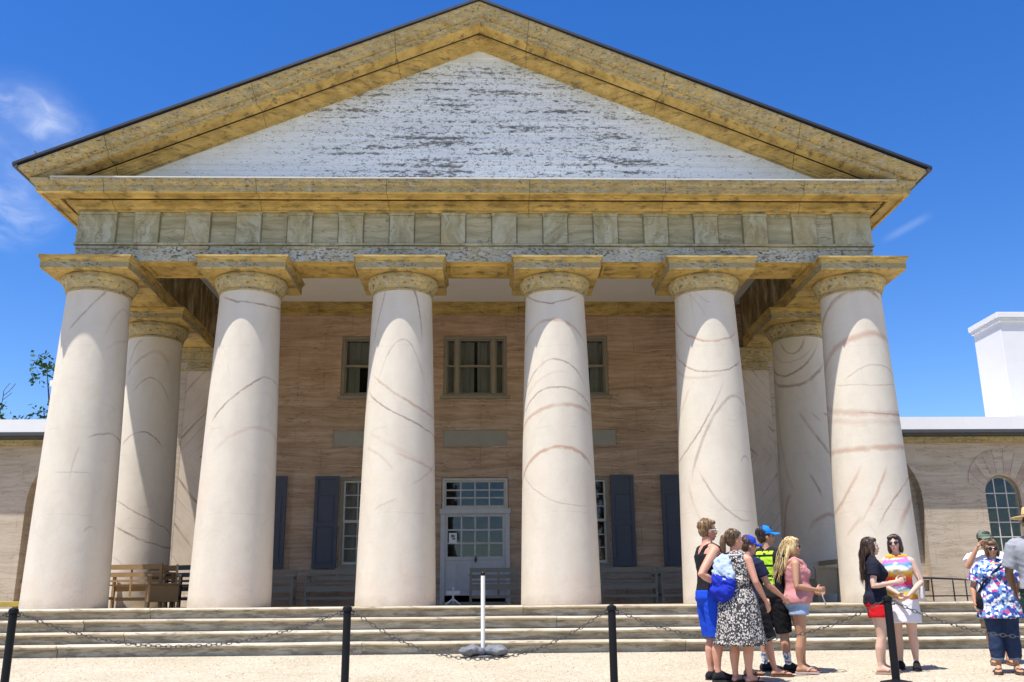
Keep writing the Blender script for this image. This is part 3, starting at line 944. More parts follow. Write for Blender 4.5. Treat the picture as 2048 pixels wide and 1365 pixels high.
def wall_holes(x0, x1, z0, z1, y0, y1, holes, mat, name='wall'):
    xs = sorted({x0, x1, *[h[0] for h in holes], *[h[1] for h in holes]})
    zs = sorted({z0, z1, *[h[2] for h in holes], *[h[3] for h in holes]})
    mb = MB()
    for a, b in zip(xs[:-1], xs[1:]):
        for c, d in zip(zs[:-1], zs[1:]):
            mx, mz = (a + b) / 2, (c + d) / 2
            if any(h[0] < mx < h[1] and h[2] < mz < h[3] for h in holes):
                continue
            mb.add([(a, y0, c), (b, y0, c), (b, y0, d), (a, y0, d)], [(0, 1, 2, 3)])
            mb.add([(a, y1, c), (b, y1, c), (b, y1, d), (a, y1, d)], [(0, 3, 2, 1)])
    for h in holes:
        mb.add([(h[0], y0, h[2]), (h[1], y0, h[2]), (h[1], y0, h[3]), (h[0], y0, h[3]), (h[0], y1, h[2]), (h[1], y1, h[2]), (h[1], y1, h[3]), (h[0], y1, h[3])],
               [(0, 1, 5, 4), (1, 2, 6, 5), (2, 3, 7, 6), (3, 0, 4, 7)])
    me = bpy.data.meshes.new(name)
    me.from_pydata(mb.v, [], mb.f)
    me.materials.append(mat)
    return put(name, me, H)


wall_holes(-6.9, 6.9, -.003, 7.16, WY, WY + .35, up_win + lo_win + [DOOR], M['wall'])
wc = MB()
wc.loft([[(x, WY - e, zz) for e, zz in ((0, 6.86), (.03, 6.86), (.035, 6.93), (.07, 6.94), (.08, 7.0), (.16, 7.06), (.18, 7.07), (.18, 7.155), (0, 7.155))] for x in (-6.25, 6.2)])
wc.build('wall_cornice', M['ochre'], H, 25)
# shallow plaster courses, panels
for cx in (XW, XW - 2.6, XW + 2.6):
    p = MB()
    p.box(cx - .76, cx + .76, WY - .012, WY + .002, 3.62, 4.0)
    p.build('wall_plaque', M['plaque'], H, bevel=.004)
    f = MB()
    for (a, b, c, d) in ((cx - .80, cx + .80, 4.003, 4.035), (cx - .80, cx + .80, 3.585, 3.617), (cx - .80, cx - .763, 3.617, 4.003), (cx + .763, cx + .80, 3.617, 4.003)):
        f.box(a, b, WY - .026, WY + .003, c, d)
    f.build('plaque_border', M['wall'], H)


def ring(mb, x0, x1, y0, y1, z0, z1, t, tb=None):
    tb = tb or t
    mb.box(x0, x1, y0, y1, z1 - t, z1)
    mb.box(x0, x1, y0, y1, z0, z0 + tb)
    mb.box(x0, x0 + t, y0, y1, z0 + tb, z1 - t)
    mb.box(x1 - t, x1, y0, y1, z0 + tb, z1 - t)


def sash(parent, x0, x1, z0, z1, y, nx, nz, fm, t=.045, bar=.022, pane=True):
    """a glazed leaf: stiles and rails, glazing bars, one glass pane object in every light"""
    mb = MB()
    ring(mb, x0, x1, y, y + .045, z0, z1, t, t * 1.3)
    ix0, ix1, iz0, iz1 = x0 + t, x1 - t, z0 + t * 1.3, z1 - t
    for i in range(1, nx):
        xx = ix0 + (ix1 - ix0) * i / nx
        mb.box(xx - bar / 2, xx + bar / 2, y + .006, y + .04, iz0, iz1)
    for j in range(1, nz):
        zz = iz0 + (iz1 - iz0) * j / nz
        mb.box(ix0, ix1, y + .008, y + .038, zz - bar / 2, zz + bar / 2)
    mb.build('sash', fm, parent)
    if pane:
        w, h = (ix1 - ix0) / nx, (iz1 - iz0) / nz
        me = MB().box(-w / 2 + .001, w / 2 - .001, -.002, .002, -h / 2 + .001, h / 2 - .001).mesh('pane', M['glass'])
        for i in range(nx):
            for j in range(nz):
                put('pane', me, parent, (ix0 + w * (i + .5), y + .024, iz0 + h * (j + .5)))


def curtain(parent, x0, x1, z0, z1, y, amp=.03, k=26):
    mb = MB()
    n = max(6, int((x1 - x0) * 40))
    rings = []
    for i in range(n + 1):
        x = x0 + (x1 - x0) * i / n
        d = amp * math.sin(k * x) + .01 * math.sin(71 * x)
        rings.append([(x, y + d, z0), (x, y + d, z1), (x, y + d + .004, z1), (x, y + d + .004, z0)])
    mb.loft(rings)
    mb.build('curtain', M['curt'], parent, 60)


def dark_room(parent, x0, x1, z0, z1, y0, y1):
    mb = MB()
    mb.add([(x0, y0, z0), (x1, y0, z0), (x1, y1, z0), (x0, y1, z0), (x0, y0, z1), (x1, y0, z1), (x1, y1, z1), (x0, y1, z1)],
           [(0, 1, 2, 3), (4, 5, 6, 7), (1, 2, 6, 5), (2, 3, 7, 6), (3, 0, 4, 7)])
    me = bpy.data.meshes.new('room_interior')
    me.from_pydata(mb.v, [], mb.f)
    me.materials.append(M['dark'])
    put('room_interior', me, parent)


def window(x0, x1, z0, z1, kind):
    w = MB()
    ring(w, x0, x1, WY + .03, WY + .2, z0, z1, .075, .06)
    if kind == 'triple':
        for xx in (x0 + .33, x1 - .33):
            w.box(xx - .045, xx + .045, WY + .02, WY + .2, z0 + .06, z1 - .075)
    win = w.build('window', M['frame'], H, bevel=.004)
    s = MB()
    s.box(x0 - .07, x1 + .07, WY - .06, WY + .029, z0 - .075, z0 + .0)
    s.build('sill', M['frame'], win, bevel=.006)
    ins = .075
    zm = (z0 + z1) / 2
    if kind == 'triple':
        for (a, b) in ((x0 + ins, x0 + .285), (x0 + .375, x1 - .375), (x1 - .285, x1 - ins)):
            nx = 1
            sash(win, a + .002, b - .002, zm - .015, z1 - ins - .002, WY + .07, nx, 1, M['frame'], .035)
            sash(win, a + .002, b - .002, z0 + .062, zm + .02, WY + .12, nx, 1, M['frame'], .035)
        curtain(win, x0 + .38, (x0 + x1) / 2 - .03, z0 + .1, z1 - .1, WY + .26)
        curtain(win, (x0 + x1) / 2 + .05, x1 - .38, z0 + .1, z1 - .1, WY + .26)
        curtain(win, x0 + .08, x0 + .28, z0 + .1, z1 - .1, WY + .27)
        curtain(win, x1 - .28, x1 - .08, z0 + .1, z1 - .1, WY + .27)
    elif kind == 'upper':
        sash(win, x0 + ins, x1 - ins, zm - .015, z1 - ins - .002, WY + .07, 2, 1, M['frame'], .04)
        sash(win, x0 + ins, x1 - ins, z0 + .062, zm + .02, WY + .12, 2, 1, M['frame'], .04)
        curtain(win, x0 + .1, x0 + .42, z0 + .1, z1 - .1, WY + .27)
        curtain(win, x1 - .42, x1 - .1, z0 + .1, z1 - .1, WY + .27)
        curtain(win, x0 + .1, x1 - .1, zm + .1, z1 - .1, WY + .3, .006, 9)
    else:
        sash(win, x0 + ins, x1 - ins, zm - .02, z1 - ins - .002, WY + .07, 3, 3, M['mull'], .045)
        sash(win, x0 + ins, x1 - ins, z0 + .062, zm + .02, WY + .12, 3, 3, M['mull'], .045)
        if x0 < 0:
            curtain(win, x0 + .1, x0 + .42, z0 + .1, z1 - .1, WY + .27)
            curtain(win, x1 - .42, x1 - .1, z0 + .1, z1 - .1, WY + .27)
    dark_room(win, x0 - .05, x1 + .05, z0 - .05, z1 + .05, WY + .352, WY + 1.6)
    return win


def shutter(win, x0, x1, z0, z1):
    mb = MB()
    y0, y1 = WY - .075, WY - .03
    zm = z0 + (z1 - z0) * .47
    ring(mb, x0, x1, y0, y1, z0, z1, .075, .10)
    mb.box(x0 + .075, x1 - .075, y0, y1, zm - .05, zm + .05)
    mb.box(x0 + .075, x1 - .075, y0, y1, z0 + (z1 - z0) * .80 - .03, z0 + (z1 - z0) * .80 + .03)
    mb.box(x0 + .07, x1 - .07, y0 + .018, y1 - .004, z0 + .09, z1 - .07)
    for (a, b) in ((z0 + .13, zm - .08), (zm + .08, z0 + (z1 - z0) * .80 - .06)):
        mb.box(x0 + .11, x1 - .11, y0 + .008, y0 + .02, a, b)
    for zz in (z0 + .25, z1 - .25):
        mb.box(x0 + .02, x0 + .06, y1, WY - .001, zz - .03, zz + .03)
    mb.build('shutter', M['shut'], win)


window(*up_win[0], 'triple')
window(*up_win[1], 'upper')
window(*up_win[2], 'upper')
for wv4 in lo_win:
    w = window(*wv4, 'lower')
    for x0 in (wv4[0] - .575, wv4[1] + .025):
        if abs(x0 + .275) < 6.0:
            shutter(w, x0, x0 + .55, wv4[2] - .03, wv4[3] + .02)

# door with its fanless transom
dx0, dx1 = XW - .79, XW + .80
dm = MB()
dm.box(dx0 - .005, dx0 + .10, WY - .05, WY + .1, .0, 2.03)
dm.box(dx1 - .10, dx1 + .005, WY - .05, WY + .1, .0, 2.03)
dm.box(dx0 - .03, dx1 + .03, WY - .065, WY + .1, 2.032, 2.15)
door = dm.build('door', M['door'], H, bevel=.004)
lf = MB()
lf.box(dx0 + .101, dx1 - .101, WY - .02, WY + .02, .2, .98)
for a in range(4):
    w = (dx1 - dx0 - .2) / 4
    x = dx0 + .1 + w * a
    lf.box(x + .05, x + w - .05, WY - .032, WY - .021, .30, .90)
    lf.box(x + .085, x + w - .085, WY - .04, WY - .033, .335, .865)
lf.build('door_leaf', M['door'], door, bevel=.003)
sash(door, dx0 + .101, dx1 - .101, .985, 2.03, WY - .02, 4, 3, M['door'], .06, .035)
MB().box(dx0 + .06, dx1 - .06, WY - .07, WY + .3, .0, .06).build('threshold', M['plaque'], door)
hd = MB()
hd.ell((XW + .02, WY - .07, 1.0), (.03, .03, .03), 10, 8)
hd.box(XW, XW + .04, WY - .045, WY - .02, .93, 1.07)
hd.build('handle', M['gutter'], door)
nt_ = MB()
nt_.box(dx0 + .19, dx0 + .375, WY - .028, WY - .025, 1.36, 1.60)
nt_.build('notice', M['paper'], door)
pr = MB()
for (a, b, c, d) in ((.24, .30, 1.50, 1.56), (.27, .34, 1.45, 1.49), (.29, .33, 1.51, 1.545)):
    pr.box(dx0 + a, dx0 + b, WY - .030, WY - .0285, c, d)
pr.build('notice_print', M['print'], door)
tr = MB()
ring(tr, XW - .77, XW + .77, WY + .02, WY + .15, 2.152, 2.87, .06, .03)
trw = tr.build('transom_window', M['mull'], H, bevel=.003)
sash(trw, XW - .708, XW + .708, 2.184, 2.808, WY + .05, 4, 3, M['mull'], .035, .03)
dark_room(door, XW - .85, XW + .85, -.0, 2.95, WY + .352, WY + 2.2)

# ------------------------------------------------------------------ wings
WZ = 3.82
WYW = 6.02


def wing(s):
    """side wing: sx = -1 left, 1 right; a wall with one large blind arch and a smaller arched window beyond"""
    # outline built as columns of quads under / over the arch curve so that the recess is real
    mb = MB()
    X = lambda a: s * a
    xc, r, zc = 9.05, 1.43, 2.30
    n = 20
    arch = [(xc - r * math.cos(PI * i / n), zc + r * math.sin(PI * i / n)) for i in range(n + 1)]
    xc2, r2, zc2 = 12.42, .42, 2.47
    arch2 = [(xc2 - r2 * math.cos(PI * i / n), zc2 + r2 * math.sin(PI * i / n)) for i in range(n + 1)]
    y0, yr = WYW, WYW + .30

    def quad(pl):
        pl = pl if s > 0 else pl[::-1]
        mb.add([(X(a), b, c) for a, b, c in pl], [tuple(range(len(pl)))])
    quad([(7.0, y0, -.003), (xc - r, y0, -.003), (xc - r, y0, WZ), (7.0, y0, WZ)])
    quad([(xc + r, y0, -.003), (xc2 - r2, y0, -.003), (xc2 - r2, y0, WZ), (xc + r, y0, WZ)])
    quad([(xc2 + r2, y0, -.003), (16, y0, -.003), (16, y0, WZ), (xc2 + r2, y0, WZ)])
    quad([(xc2 - r2, y0, -.003), (xc2 + r2, y0, -.003), (xc2 + r2, y0, .72), (xc2 - r2, y0, .72)])
    for arc, zb in ((arch, -.003), (arch2, .72)):
        for (a, za), (b, zb2) in zip(arc[:-1], arc[1:]):
            quad([(a, y0, za), (b, y0, zb2), (b, y0, WZ), (a, y0, WZ)])
            quad([(a, y0, za), (a, yr, za), (b, yr, zb2), (b, y0, zb2)])
        a0, a1 = arc[0][0], arc[-1][0]
        quad([(a0, y0, zb), (a0, yr, zb), (a0, yr, arc[0][1]), (a0, y0, arc[0][1])])
        quad([(a1, y0, zb), (a1, y0, arc[0][1]), (a1, yr, arc[0][1]), (a1, yr, zb)])
        quad([(a0, y0, zb), (a1, y0, zb), (a1, yr, zb), (a0, yr, zb)])
    # back of the big recess
    quad([(xc - r, yr, -.003), (xc + r, yr, -.003), (xc + r, yr, zc)] + [(a, yr, b) for a, b in arch[::-1]][1:-1] + [(xc - r, yr, zc)])
    me = bpy.data.meshes.new('wing_wall')
    me.from_pydata(mb.v, [], mb.f)
    me.materials.append(M['wing'])
    put('wing_wall', me, H)
    # arched window in the recess and its stone sill
    wn_ = MB()
    x0, x1 = sorted((X(xc - .55), X(xc + .55)))
    ring(wn_, x0, x1, yr - .05, yr - .003, .62, 2.6, .08)
    wo_ = wn_.build('window', M['frame'], H)
    sash(wo_, x0 + .081, x1 - .081, .705, 2.52, yr - .04, 3, 5, M['mull'])
    dark = MB().box(x0 + .06, x1 - .06, yr - .0025, yr - .001, .66, 2.58)
    dark.build('window_dark', M['dark'], wo_)
    sl_ = MB()
    x0, x1 = sorted((X(xc - r + .004), X(xc + r - .004)))
    sl_.box(x0, x1, yr - .12, yr - .002, .47, .56)
    sl_.box(x0, x1, yr - .07, yr - .002, -.002, .22)
    sl_.build('recess_sill', M['wing'], H)
    # voussoirs round the small arch: one wedge stone each
    m = 9
    for k in range(m):
        a0, a1 = PI * k / m + .005, PI * (k + 1) / m - .005
        pr_ = []
        for a in (a0, (a0 + a1) / 2, a1):
            pr_.append((xc2 - .80 * math.cos(a), 2.70 + .80 * math.sin(a)))
        inn = []
        for a in (a1, (a0 + a1) / 2, a0):
            inn.append((xc2 - (r2 + .03) * math.cos(a), zc2 + (r2 + .03) * math.sin(a)))
        poly = pr_ + inn
        vb = MB().loft([[(X(a), y, b) for a, b in poly] for y in (y0 - .012, y0 + .01)])
        vb.build('voussoir', M['vous'] if k % 2 else M['wing'], H, bevel=.003)
    # arched sash: frame following the arch, glass and bars
    fr = MB()
    pts = [(X(xc2 - r2 + .03), y0 + .12, .74)] + [(X(xc2 - (r2 - .03) * math.cos(PI * i / n)), y0 + .12, zc2 + (r2 - .03) * math.sin(PI * i / n)) for i in range(n + 1)] + [(X(xc2 + r2 - .03), y0 + .12, .74)]
    fr.tube(pts, .035, 6)
    fr.box(min(X(xc2 - r2), X(xc2 + r2)), max(X(xc2 - r2), X(xc2 + r2)), y0 + .08, y0 + .17, .722, .79)
    aw = fr.build('arched_window', M['frame'], H)
    br = MB()
    for xx in (-.14, .14):
        br.box(X(xc2 + xx) - .011, X(xc2 + xx) + .011, y0 + .10, y0 + .135, .78, zc2 + math.sqrt(max(0, r2 * r2 - xx * xx)) - .03)
    for zz in (1.1, 1.44, 1.78, 2.12, 2.46):
        br.box(X(xc2) - r2 + .03, X(xc2) + r2 - .03, y0 + .102, y0 + .133, zz - .011, zz + .011)
    br.build('glazing_bars', M['mull'], aw)
    gp = MB()
    gp.loft([[(X(a), y, b) for a, b in [(xc2 - r2 + .01, .75)] + [(xc2 - (r2 - .01) * math.cos(PI * i / n), zc2 + (r2 - .01) * math.sin(PI * i / n)) for i in range(n + 1)] + [(xc2 + r2 - .01, .75)]] for y in (y0 + .115, y0 + .119)])
    gp.build('pane', M['glass'], aw)
    dk = MB()
    dk.box(X(xc2) - .6, X(xc2) + .6, y0 + .302, y0 + .32, .5, 3.1)
    dk.build('window_dark', M['dark'], aw)
    # eaves, gutter, roof
    xa, xb = sorted((X(7.16), X(16.2)))
    e = MB()
    e.box(xa, xb, WYW - .10, WYW + .01, WZ - .16, WZ - .02)
    e.box(xa, xb, WYW - .15, WYW - .101, WZ - .10, WZ - .03)
    e.build('wing_cornice', M['ochre_worn'], H)
    g_ = MB()
    g_.box(xa, xb, WYW - .37, WYW + .02, WZ - .018, WZ + .02)
    g_.box(xa, xb, WYW - .43, WYW - .33, WZ + .021, WZ + .10)
    g_.build('wing_gutter', M['gutter'], H)
    f_ = MB()
    f_.hexa([(xa, WYW - .42, WZ + .102), (xb, WYW - .42, WZ + .102), (xb, WYW + 5, WZ + .102), (xa, WYW + 5, WZ + .102),
             (xa, WYW - .415, WZ + .40), (xb, WYW - .415, WZ + .40), (xb, WYW + 5, WZ + .72), (xa, WYW + 5, WZ + .72)])
    f_.build('wing_roof', M['white'], H)


M['vous'] = m_streakwall('voussoir stucco', (.30, .20, .15), (.42, .33, .26), (.5, .43, .35), .3, 3)
wing(-1)
wing(1)


def chimney(x0, x1, y0, y1, z0, z1):
    mb = MB().box(x0, x1, y0, y1, z0, z1)
    ch = mb.build('chimney', M['whiteb'], H, bevel=.01)
    cp = MB()
    cp.box(x0 - .05, x1 + .05, y0 - .05, y1 + .05, z1 - .16, z1 - .06)
    cp.box(x0 - .09, x1 + .09, y0 - .09, y1 + .09, z1 - .058, z1 + .08)
    cp.build('chimney_cap', M['whiteb'], ch, bevel=.008)
    fl = MB().box(x0 - .08, x1 + .08, y0 - .08, y1 + .08, z0, WZ + .62)
    fl.build('chimney_flashing', M['plaque'], ch)


chimney(13.53, 14.6, 7.0, 8.35, WZ + .4, 7.16)
chimney(-11.07, -10.2, 8.0, 8.8, WZ + .4, 5.60)


# ------------------------------------------------------------------ benches on the porch
def make_bench(mat, label, L=1.2, slats=2):
    t = thing('porch_bench', label, 'bench', group='benches on the porch')
    h = L / 2
    for s in (-1, 1):
        p = MB()
        p.hexa([(s * h - .025, .36, 0), (s * h + .025, .36, 0), (s * h + .025, .41, 0), (s * h - .025, .41, 0),
                (s * h - .025, .44, .78), (s * h + .025, .44, .78), (s * h + .025, .48, .78), (s * h - .025, .48, .78)])
        p.build('back_post', mat, t)
        MB().box(s * h - .025, s * h + .025, -.02, .03, 0, .60).build('front_leg', mat, t)
        MB().box(s * h - .035, s * h + .035, -.04, .42, .60, .635).build('armrest', mat, t)
        MB().box(s * h - .018, s * h + .018, .031, .36, .15, .20).build('end_rail', mat, t)
    for (z0, z1, y) in ((.68, .77, .435), (.55, .63, .42), (.46, .50, .405)):
        MB().box(-h + .026, h - .026, y - .012, y + .012, z0, z1).build('back_slat', mat, t)
    for k in range(4):
        MB().box(-h + .026, h - .026, -.02 + .1 * k, .065 + .1 * k, .395, .42).build('seat_slat', mat, t)
    MB().box(-h + .026, h - .026, -.018, .006, .30, .393).build('seat_rail', mat, t)
    MB().box(-h + .026, h - .026, -.014, .016, .13, .19).build('stretcher', mat, t)
    p = MB()
    p.box(-.02, .02, .415, .425, .20, .76)
    p.build('back_brace', mat, t)
    return t


b0 = make_bench(M['bench'], 'weathered grey bench beneath the left slate shutters, between second and third columns')
b0.location = (-3.18, 5.0, 0)
dup(b0, (-4.66, 4.9, 0), R(2), 'weathered grey bench mostly hidden behind the second column from the left')
dup(b0, (.40, 4.45, 0), 0, 'weathered grey bench standing in front of the right half of the pale door')
dup(b0, (3.22, 4.75, 0), R(-1), 'weathered grey bench under the right slate shutter beside the fourth column')
dup(b0, (4.55, 4.8, 0), R(1), 'weathered grey bench tucked behind the left side of the fifth column')
b1 = make_bench(M['chairb'], 'brown wooden bench end on beside the second row column at far left of the porch')
b1.location = (-6.28, 2.15, 0)
b1.rotation_euler = (0, 0, R(168))
b2 = make_bench(M['gutter'], 'dark silhouetted bench with open back at left edge of the second column')  # near-black material puts the silhouette's shade into the bench colour
b2.location = (-5.2, 2.5, 0)
b2.rotation_euler = (0, 0, R(160))
b3 = make_bench(M['benchl'], 'pale sunlit bench end just left of the rightmost column')
b3.location = (6.18, 2.1, 0)
b3.rotation_euler = (0, 0, R(-86))
MB().box(.58, .604, .0, .4, .2, .6).build('end_panel', M['benchl'], b3)
for q in b3.children:
    pass


def make_chair():
    t = thing('porch_chair', 'small brown chair with solid seat box standing among the benches at left', 'chair', (-5.78, 1.75, 0), R(25))
    m = M['chairb']
    MB().box(-.25, .25, -.22, .22, .10, .40).build('seat_box', m, t, bevel=.006)
    MB().box(-.27, .27, -.25, .24, .402, .432).build('seat', m, t, bevel=.006)
    for s in (-1, 1):
        MB().box(s * .25 - .02, s * .25 + .02, .20, .24, 0, .78).build('back_post', M['benchl'], t)
        MB().box(s * .25 - .02, s * .25 + .02, -.23, -.19, 0, .098).build('leg', m, t)
        MB().box(s * .25 - .025, s * .25 + .025, -.22, .198, .56, .59).build('armrest', M['benchl'], t)
        MB().box(s * .25 - .02, s * .25 + .02, -.22, -.18, .434, .558).build('arm_post', m, t)
    for z0, z1 in ((.66, .76), (.50, .56)):
        MB().box(-.228, .228, .205, .232, z0, z1).build('back_slat', m, t)
    return t


make_chair()

# white sign foot before the door
t = thing('white_sign_stand', 'small white three footed stand on the porch floor before the door', 'stand', (-.52, 3.0, 0))
f = MB()
f.tube([(0, 0, .05), (0, 0, .34)], .018, 8)
f.build('post', M['pole'], t, 50)
for k in range(3):
    a = R(90 + 120 * k)
    f = MB()
    f.tube([(0, 0, .12), (.09 * math.cos(a), .09 * math.sin(a), .06), (.17 * math.cos(a), .17 * math.sin(a), .012)], [.02, .018, .014], 8)
    f.build('foot', M['pole'], t, 50)
f = MB()
f.box(-.13, .13, -.01, .01, .20, .27)
f.build('rail', M['pole'], t)

# white pole with two grey weights
PY = -2.42
gz = ground_z(PY)
t = thing('white_pole', 'slim white pole with black tip standing at the foot of the steps', 'pole', (.08, PY, gz), 0)
f = MB()
f.tube([(0, 0, .03), (0, 0, 1.09)], .029, 14)
f.build('shaft', M['pole'], t, 50)
f = MB()
f.lathe([(.031, 1.09), (.033, 1.10), (.033, 1.125), (.02, 1.14), (.012, 1.15)], 14)
f.build('tip', M['black'], t, 40)
f = MB()
f.lathe([(.22, 0), (.22, .012), (.05, .03), (.04, .06), (.03, .07)], 24)
f.build('base', M['bag'], t, 40)


def weight(loc, rz, label, sx):
    mb = MB()
    rings = []
    n = 20
    for i in range(9):
        u = -1 + 2 * i / 8
        w = (1 - abs(u) ** 3.2)
        rg = []
        for j in range(n):
            a = 2 * PI * j / n
            cx, cz = math.cos(a), math.sin(a)
            r = 1 + .10 * mnoise.noise(Vector((u * 2 + sx, cx * 1.5, cz * 1.5)))
            rg.append((u * .19, cx * .13 * (.35 + .65 * w) * r, max(0, .07 + cz * .085 * (.3 + .7 * w) * r) + .02 * (1 - abs(u))))
        rings.append(rg)
    mb.loft(rings)
    me = mb.mesh('sandbag', M['bag'], 60)
    bm = bmesh.new()
    bm.from_mesh(me)
    bmesh.ops.subdivide_edges(bm, edges=bm.edges, cuts=2, use_grid_fill=True)
    bm.normal_update()
    for v in bm.verts:
        if v.co.z > .01:
            v.co += v.normal * (.022 * mnoise.noise(v.co * 9 + Vector((sx, 0, 0))) + .012 * mnoise.noise(v.co * 23 + Vector((0, sx, 0))))
            v.co.z = max(.003, v.co.z * .9)
    bm.to_mesh(me)
    bm.free()
    me.polygons.foreach_set('use_smooth', [True] * len(me.polygons))
    o = put('sandbag', me, None, loc, rz)
    return tag(o, label, 'sandbag', 'sandbags on the foot of the white pole')


weight((-.06, PY - .1, gz), R(8), 'left grey sandbag slumped against the foot of the white pole', 1)
weight((.25, PY - .06, gz), R(-14), 'right grey sandbag slumped against the foot of the white pole', 5)

# posts and chains
POSTY = -6.0
POSTX = [(-4.758, .028, 'black post at the far left edge of the gravel'), (-1.325, .02, 'black post standing left of the white pole'),
         (1.44, .008, 'black post standing right of the white pole'), (4.38, .076, 'black post in front of the red shorts')]
gz = ground_z(POSTY)
p0 = None
for x, zt, lb in POSTX:
    if p0 is None:
        p0 = thing('barrier_post', lb, 'post', (x, POSTY, gz), 0, 'black barrier posts along the front')
        h = zt - gz
        f = MB()
        f.lathe([(.041, .0), (.041, h - .06), (.036, h - .055)], 20)
        f.build('tube', M['black'], p0, 40)
        f = MB()
        f.lathe([(.036, h - .056), (.048, h - .05), (.050, h - .02), (.046, h - .008), (.03, h), (.008, h + .012)], 20)
        f.build('cap', M['black'], p0, 40)
        f = MB()
        f.lathe([(.16, .0), (.16, .012), (.05, .03), (.041, .035)], 24)
        f.build('foot_plate', M['black'], p0, 40)
        f = MB()
        for s in (-1, 1):
            f.tube([(s * .046, 0, h - .05), (s * .075, 0, h - .055), (s * .07, 0, h - .085), (s * .043, 0, h - .08)], .006, 6)
        f.build('eyelet', M['black'], p0, 50)
    else:
        dup(p0, (x, POSTY, gz + (zt - .028)), 0, lb)


def chain(xa, za, xb, zb, sag, label):
    mb = MB()
    n = int(math.hypot(xb - xa, sag * 2) / .052)
    for i in range(n + 1):
        t = i / n
        def P(t):
            return Vector((xa + (xb - xa) * t, POSTY, za + (zb - za) * t - 4 * sag * t * (1 - t)))
        p = P(t)
        d = (P(min(1, t + .01)) - P(max(0, t - .01))).normalized()
        side = Vector((0, 1, 0)) if i % 2 else d.cross(Vector((0, 1, 0))).normalized()
        pts = []
        for k in range(8):
            a = 2 * PI * k / 8
            pts.append(p + d * (.034 * math.cos(a)) + side * (.017 * math.sin(a)))
        nn = d.cross(side).normalized()
        rings = []
        for k in range(8):
            c = pts[k]
            o = (c - p).normalized()
            rings.append([tuple(c + (o * math.cos(q) + nn * math.sin(q)) * .0058) for q in (PI / 4, 3 * PI / 4, 5 * PI / 4, 7 * PI / 4)])
        rings.append(rings[0])
        mb.loft(rings, False)
    o = mb.build('barrier_chain', M['chain'], None, 60)
    tag(o, label, 'chain', 'chains slung between the black posts')


chain(-4.68, -.03, -1.40, -.04, .33, 'drooping steel chain between the far left post and the post left of the white pole')
chain(-1.25, -.04, 1.365, -.05, .47, 'drooping steel chain between the two posts either side of the white pole')
chain(1.515, -.05, 4.305, .015, .34, 'drooping steel chain passing behind the standing group of people')
chain(4.455, .015, 7.4, .0, .36, 'drooping steel chain running off the right edge past the white skirt')
chain(-7.9, -.03, -4.83, -.03, .36, 'drooping steel chain running off the left edge of the picture')
for x in (7.47, -7.98):
    pass

# iron handrail at right, yellow plank at left
t = thing('iron_handrail', 'low grey iron handrail by the sunlit right wing wall', 'railing', (9.0, 3.5, 0))
f = MB()
f.tube([(-.2, 0, .46), (.3, 0, .455), (1.0, 0, .42), (2.4, 0, .40)], .018, 8)
f.build('top_rail', M['rail'], t, 50)
f = MB()
f.tube([(-.2, 0, .10), (2.4, 0, .10)], .013, 8)
f.build('bottom_rail', M['rail'], t, 50)
for x in (-.15, .28, .72, .98, 1.5, 1.95):
    f = MB()
    f.tube([(x, 0, 0), (x, 0, .45 if x < .5 else .41)], .014, 8)
    f.build('baluster', M['rail'], t, 50)
o = MB().box(-1.0, .0, -.1, .1, .045, .125).build('yellow_plank', M['yellow'], None, loc=(-7.70, .5, 0), bevel=.006)
tag(o, 'short yellow painted plank lying on the porch edge left of the columns', 'plank')
MB().box(-.9, -.84, -.1, .1, 0, .044).build('foot', M['yellow'], o)
MB().box(-.12, -.06, -.1, .1, 0, .044).build('foot', M['yellow'], o)


# ------------------------------------------------------------------ trees behind the left wing
def m_leaf(name, c0, c1):
    g = mk(name, .6, .3)
    r = g.noise(g.obj(), 3.5, 3)
    g.b.inputs['Subsurface Weight'].default_value = 0
    return g.fin(g.ramp(r, [(.3, c0), (.7, c1)]))


M['leaf'] = m_leaf('leaf green', (.02, .06, .018), (.05, .12, .03))


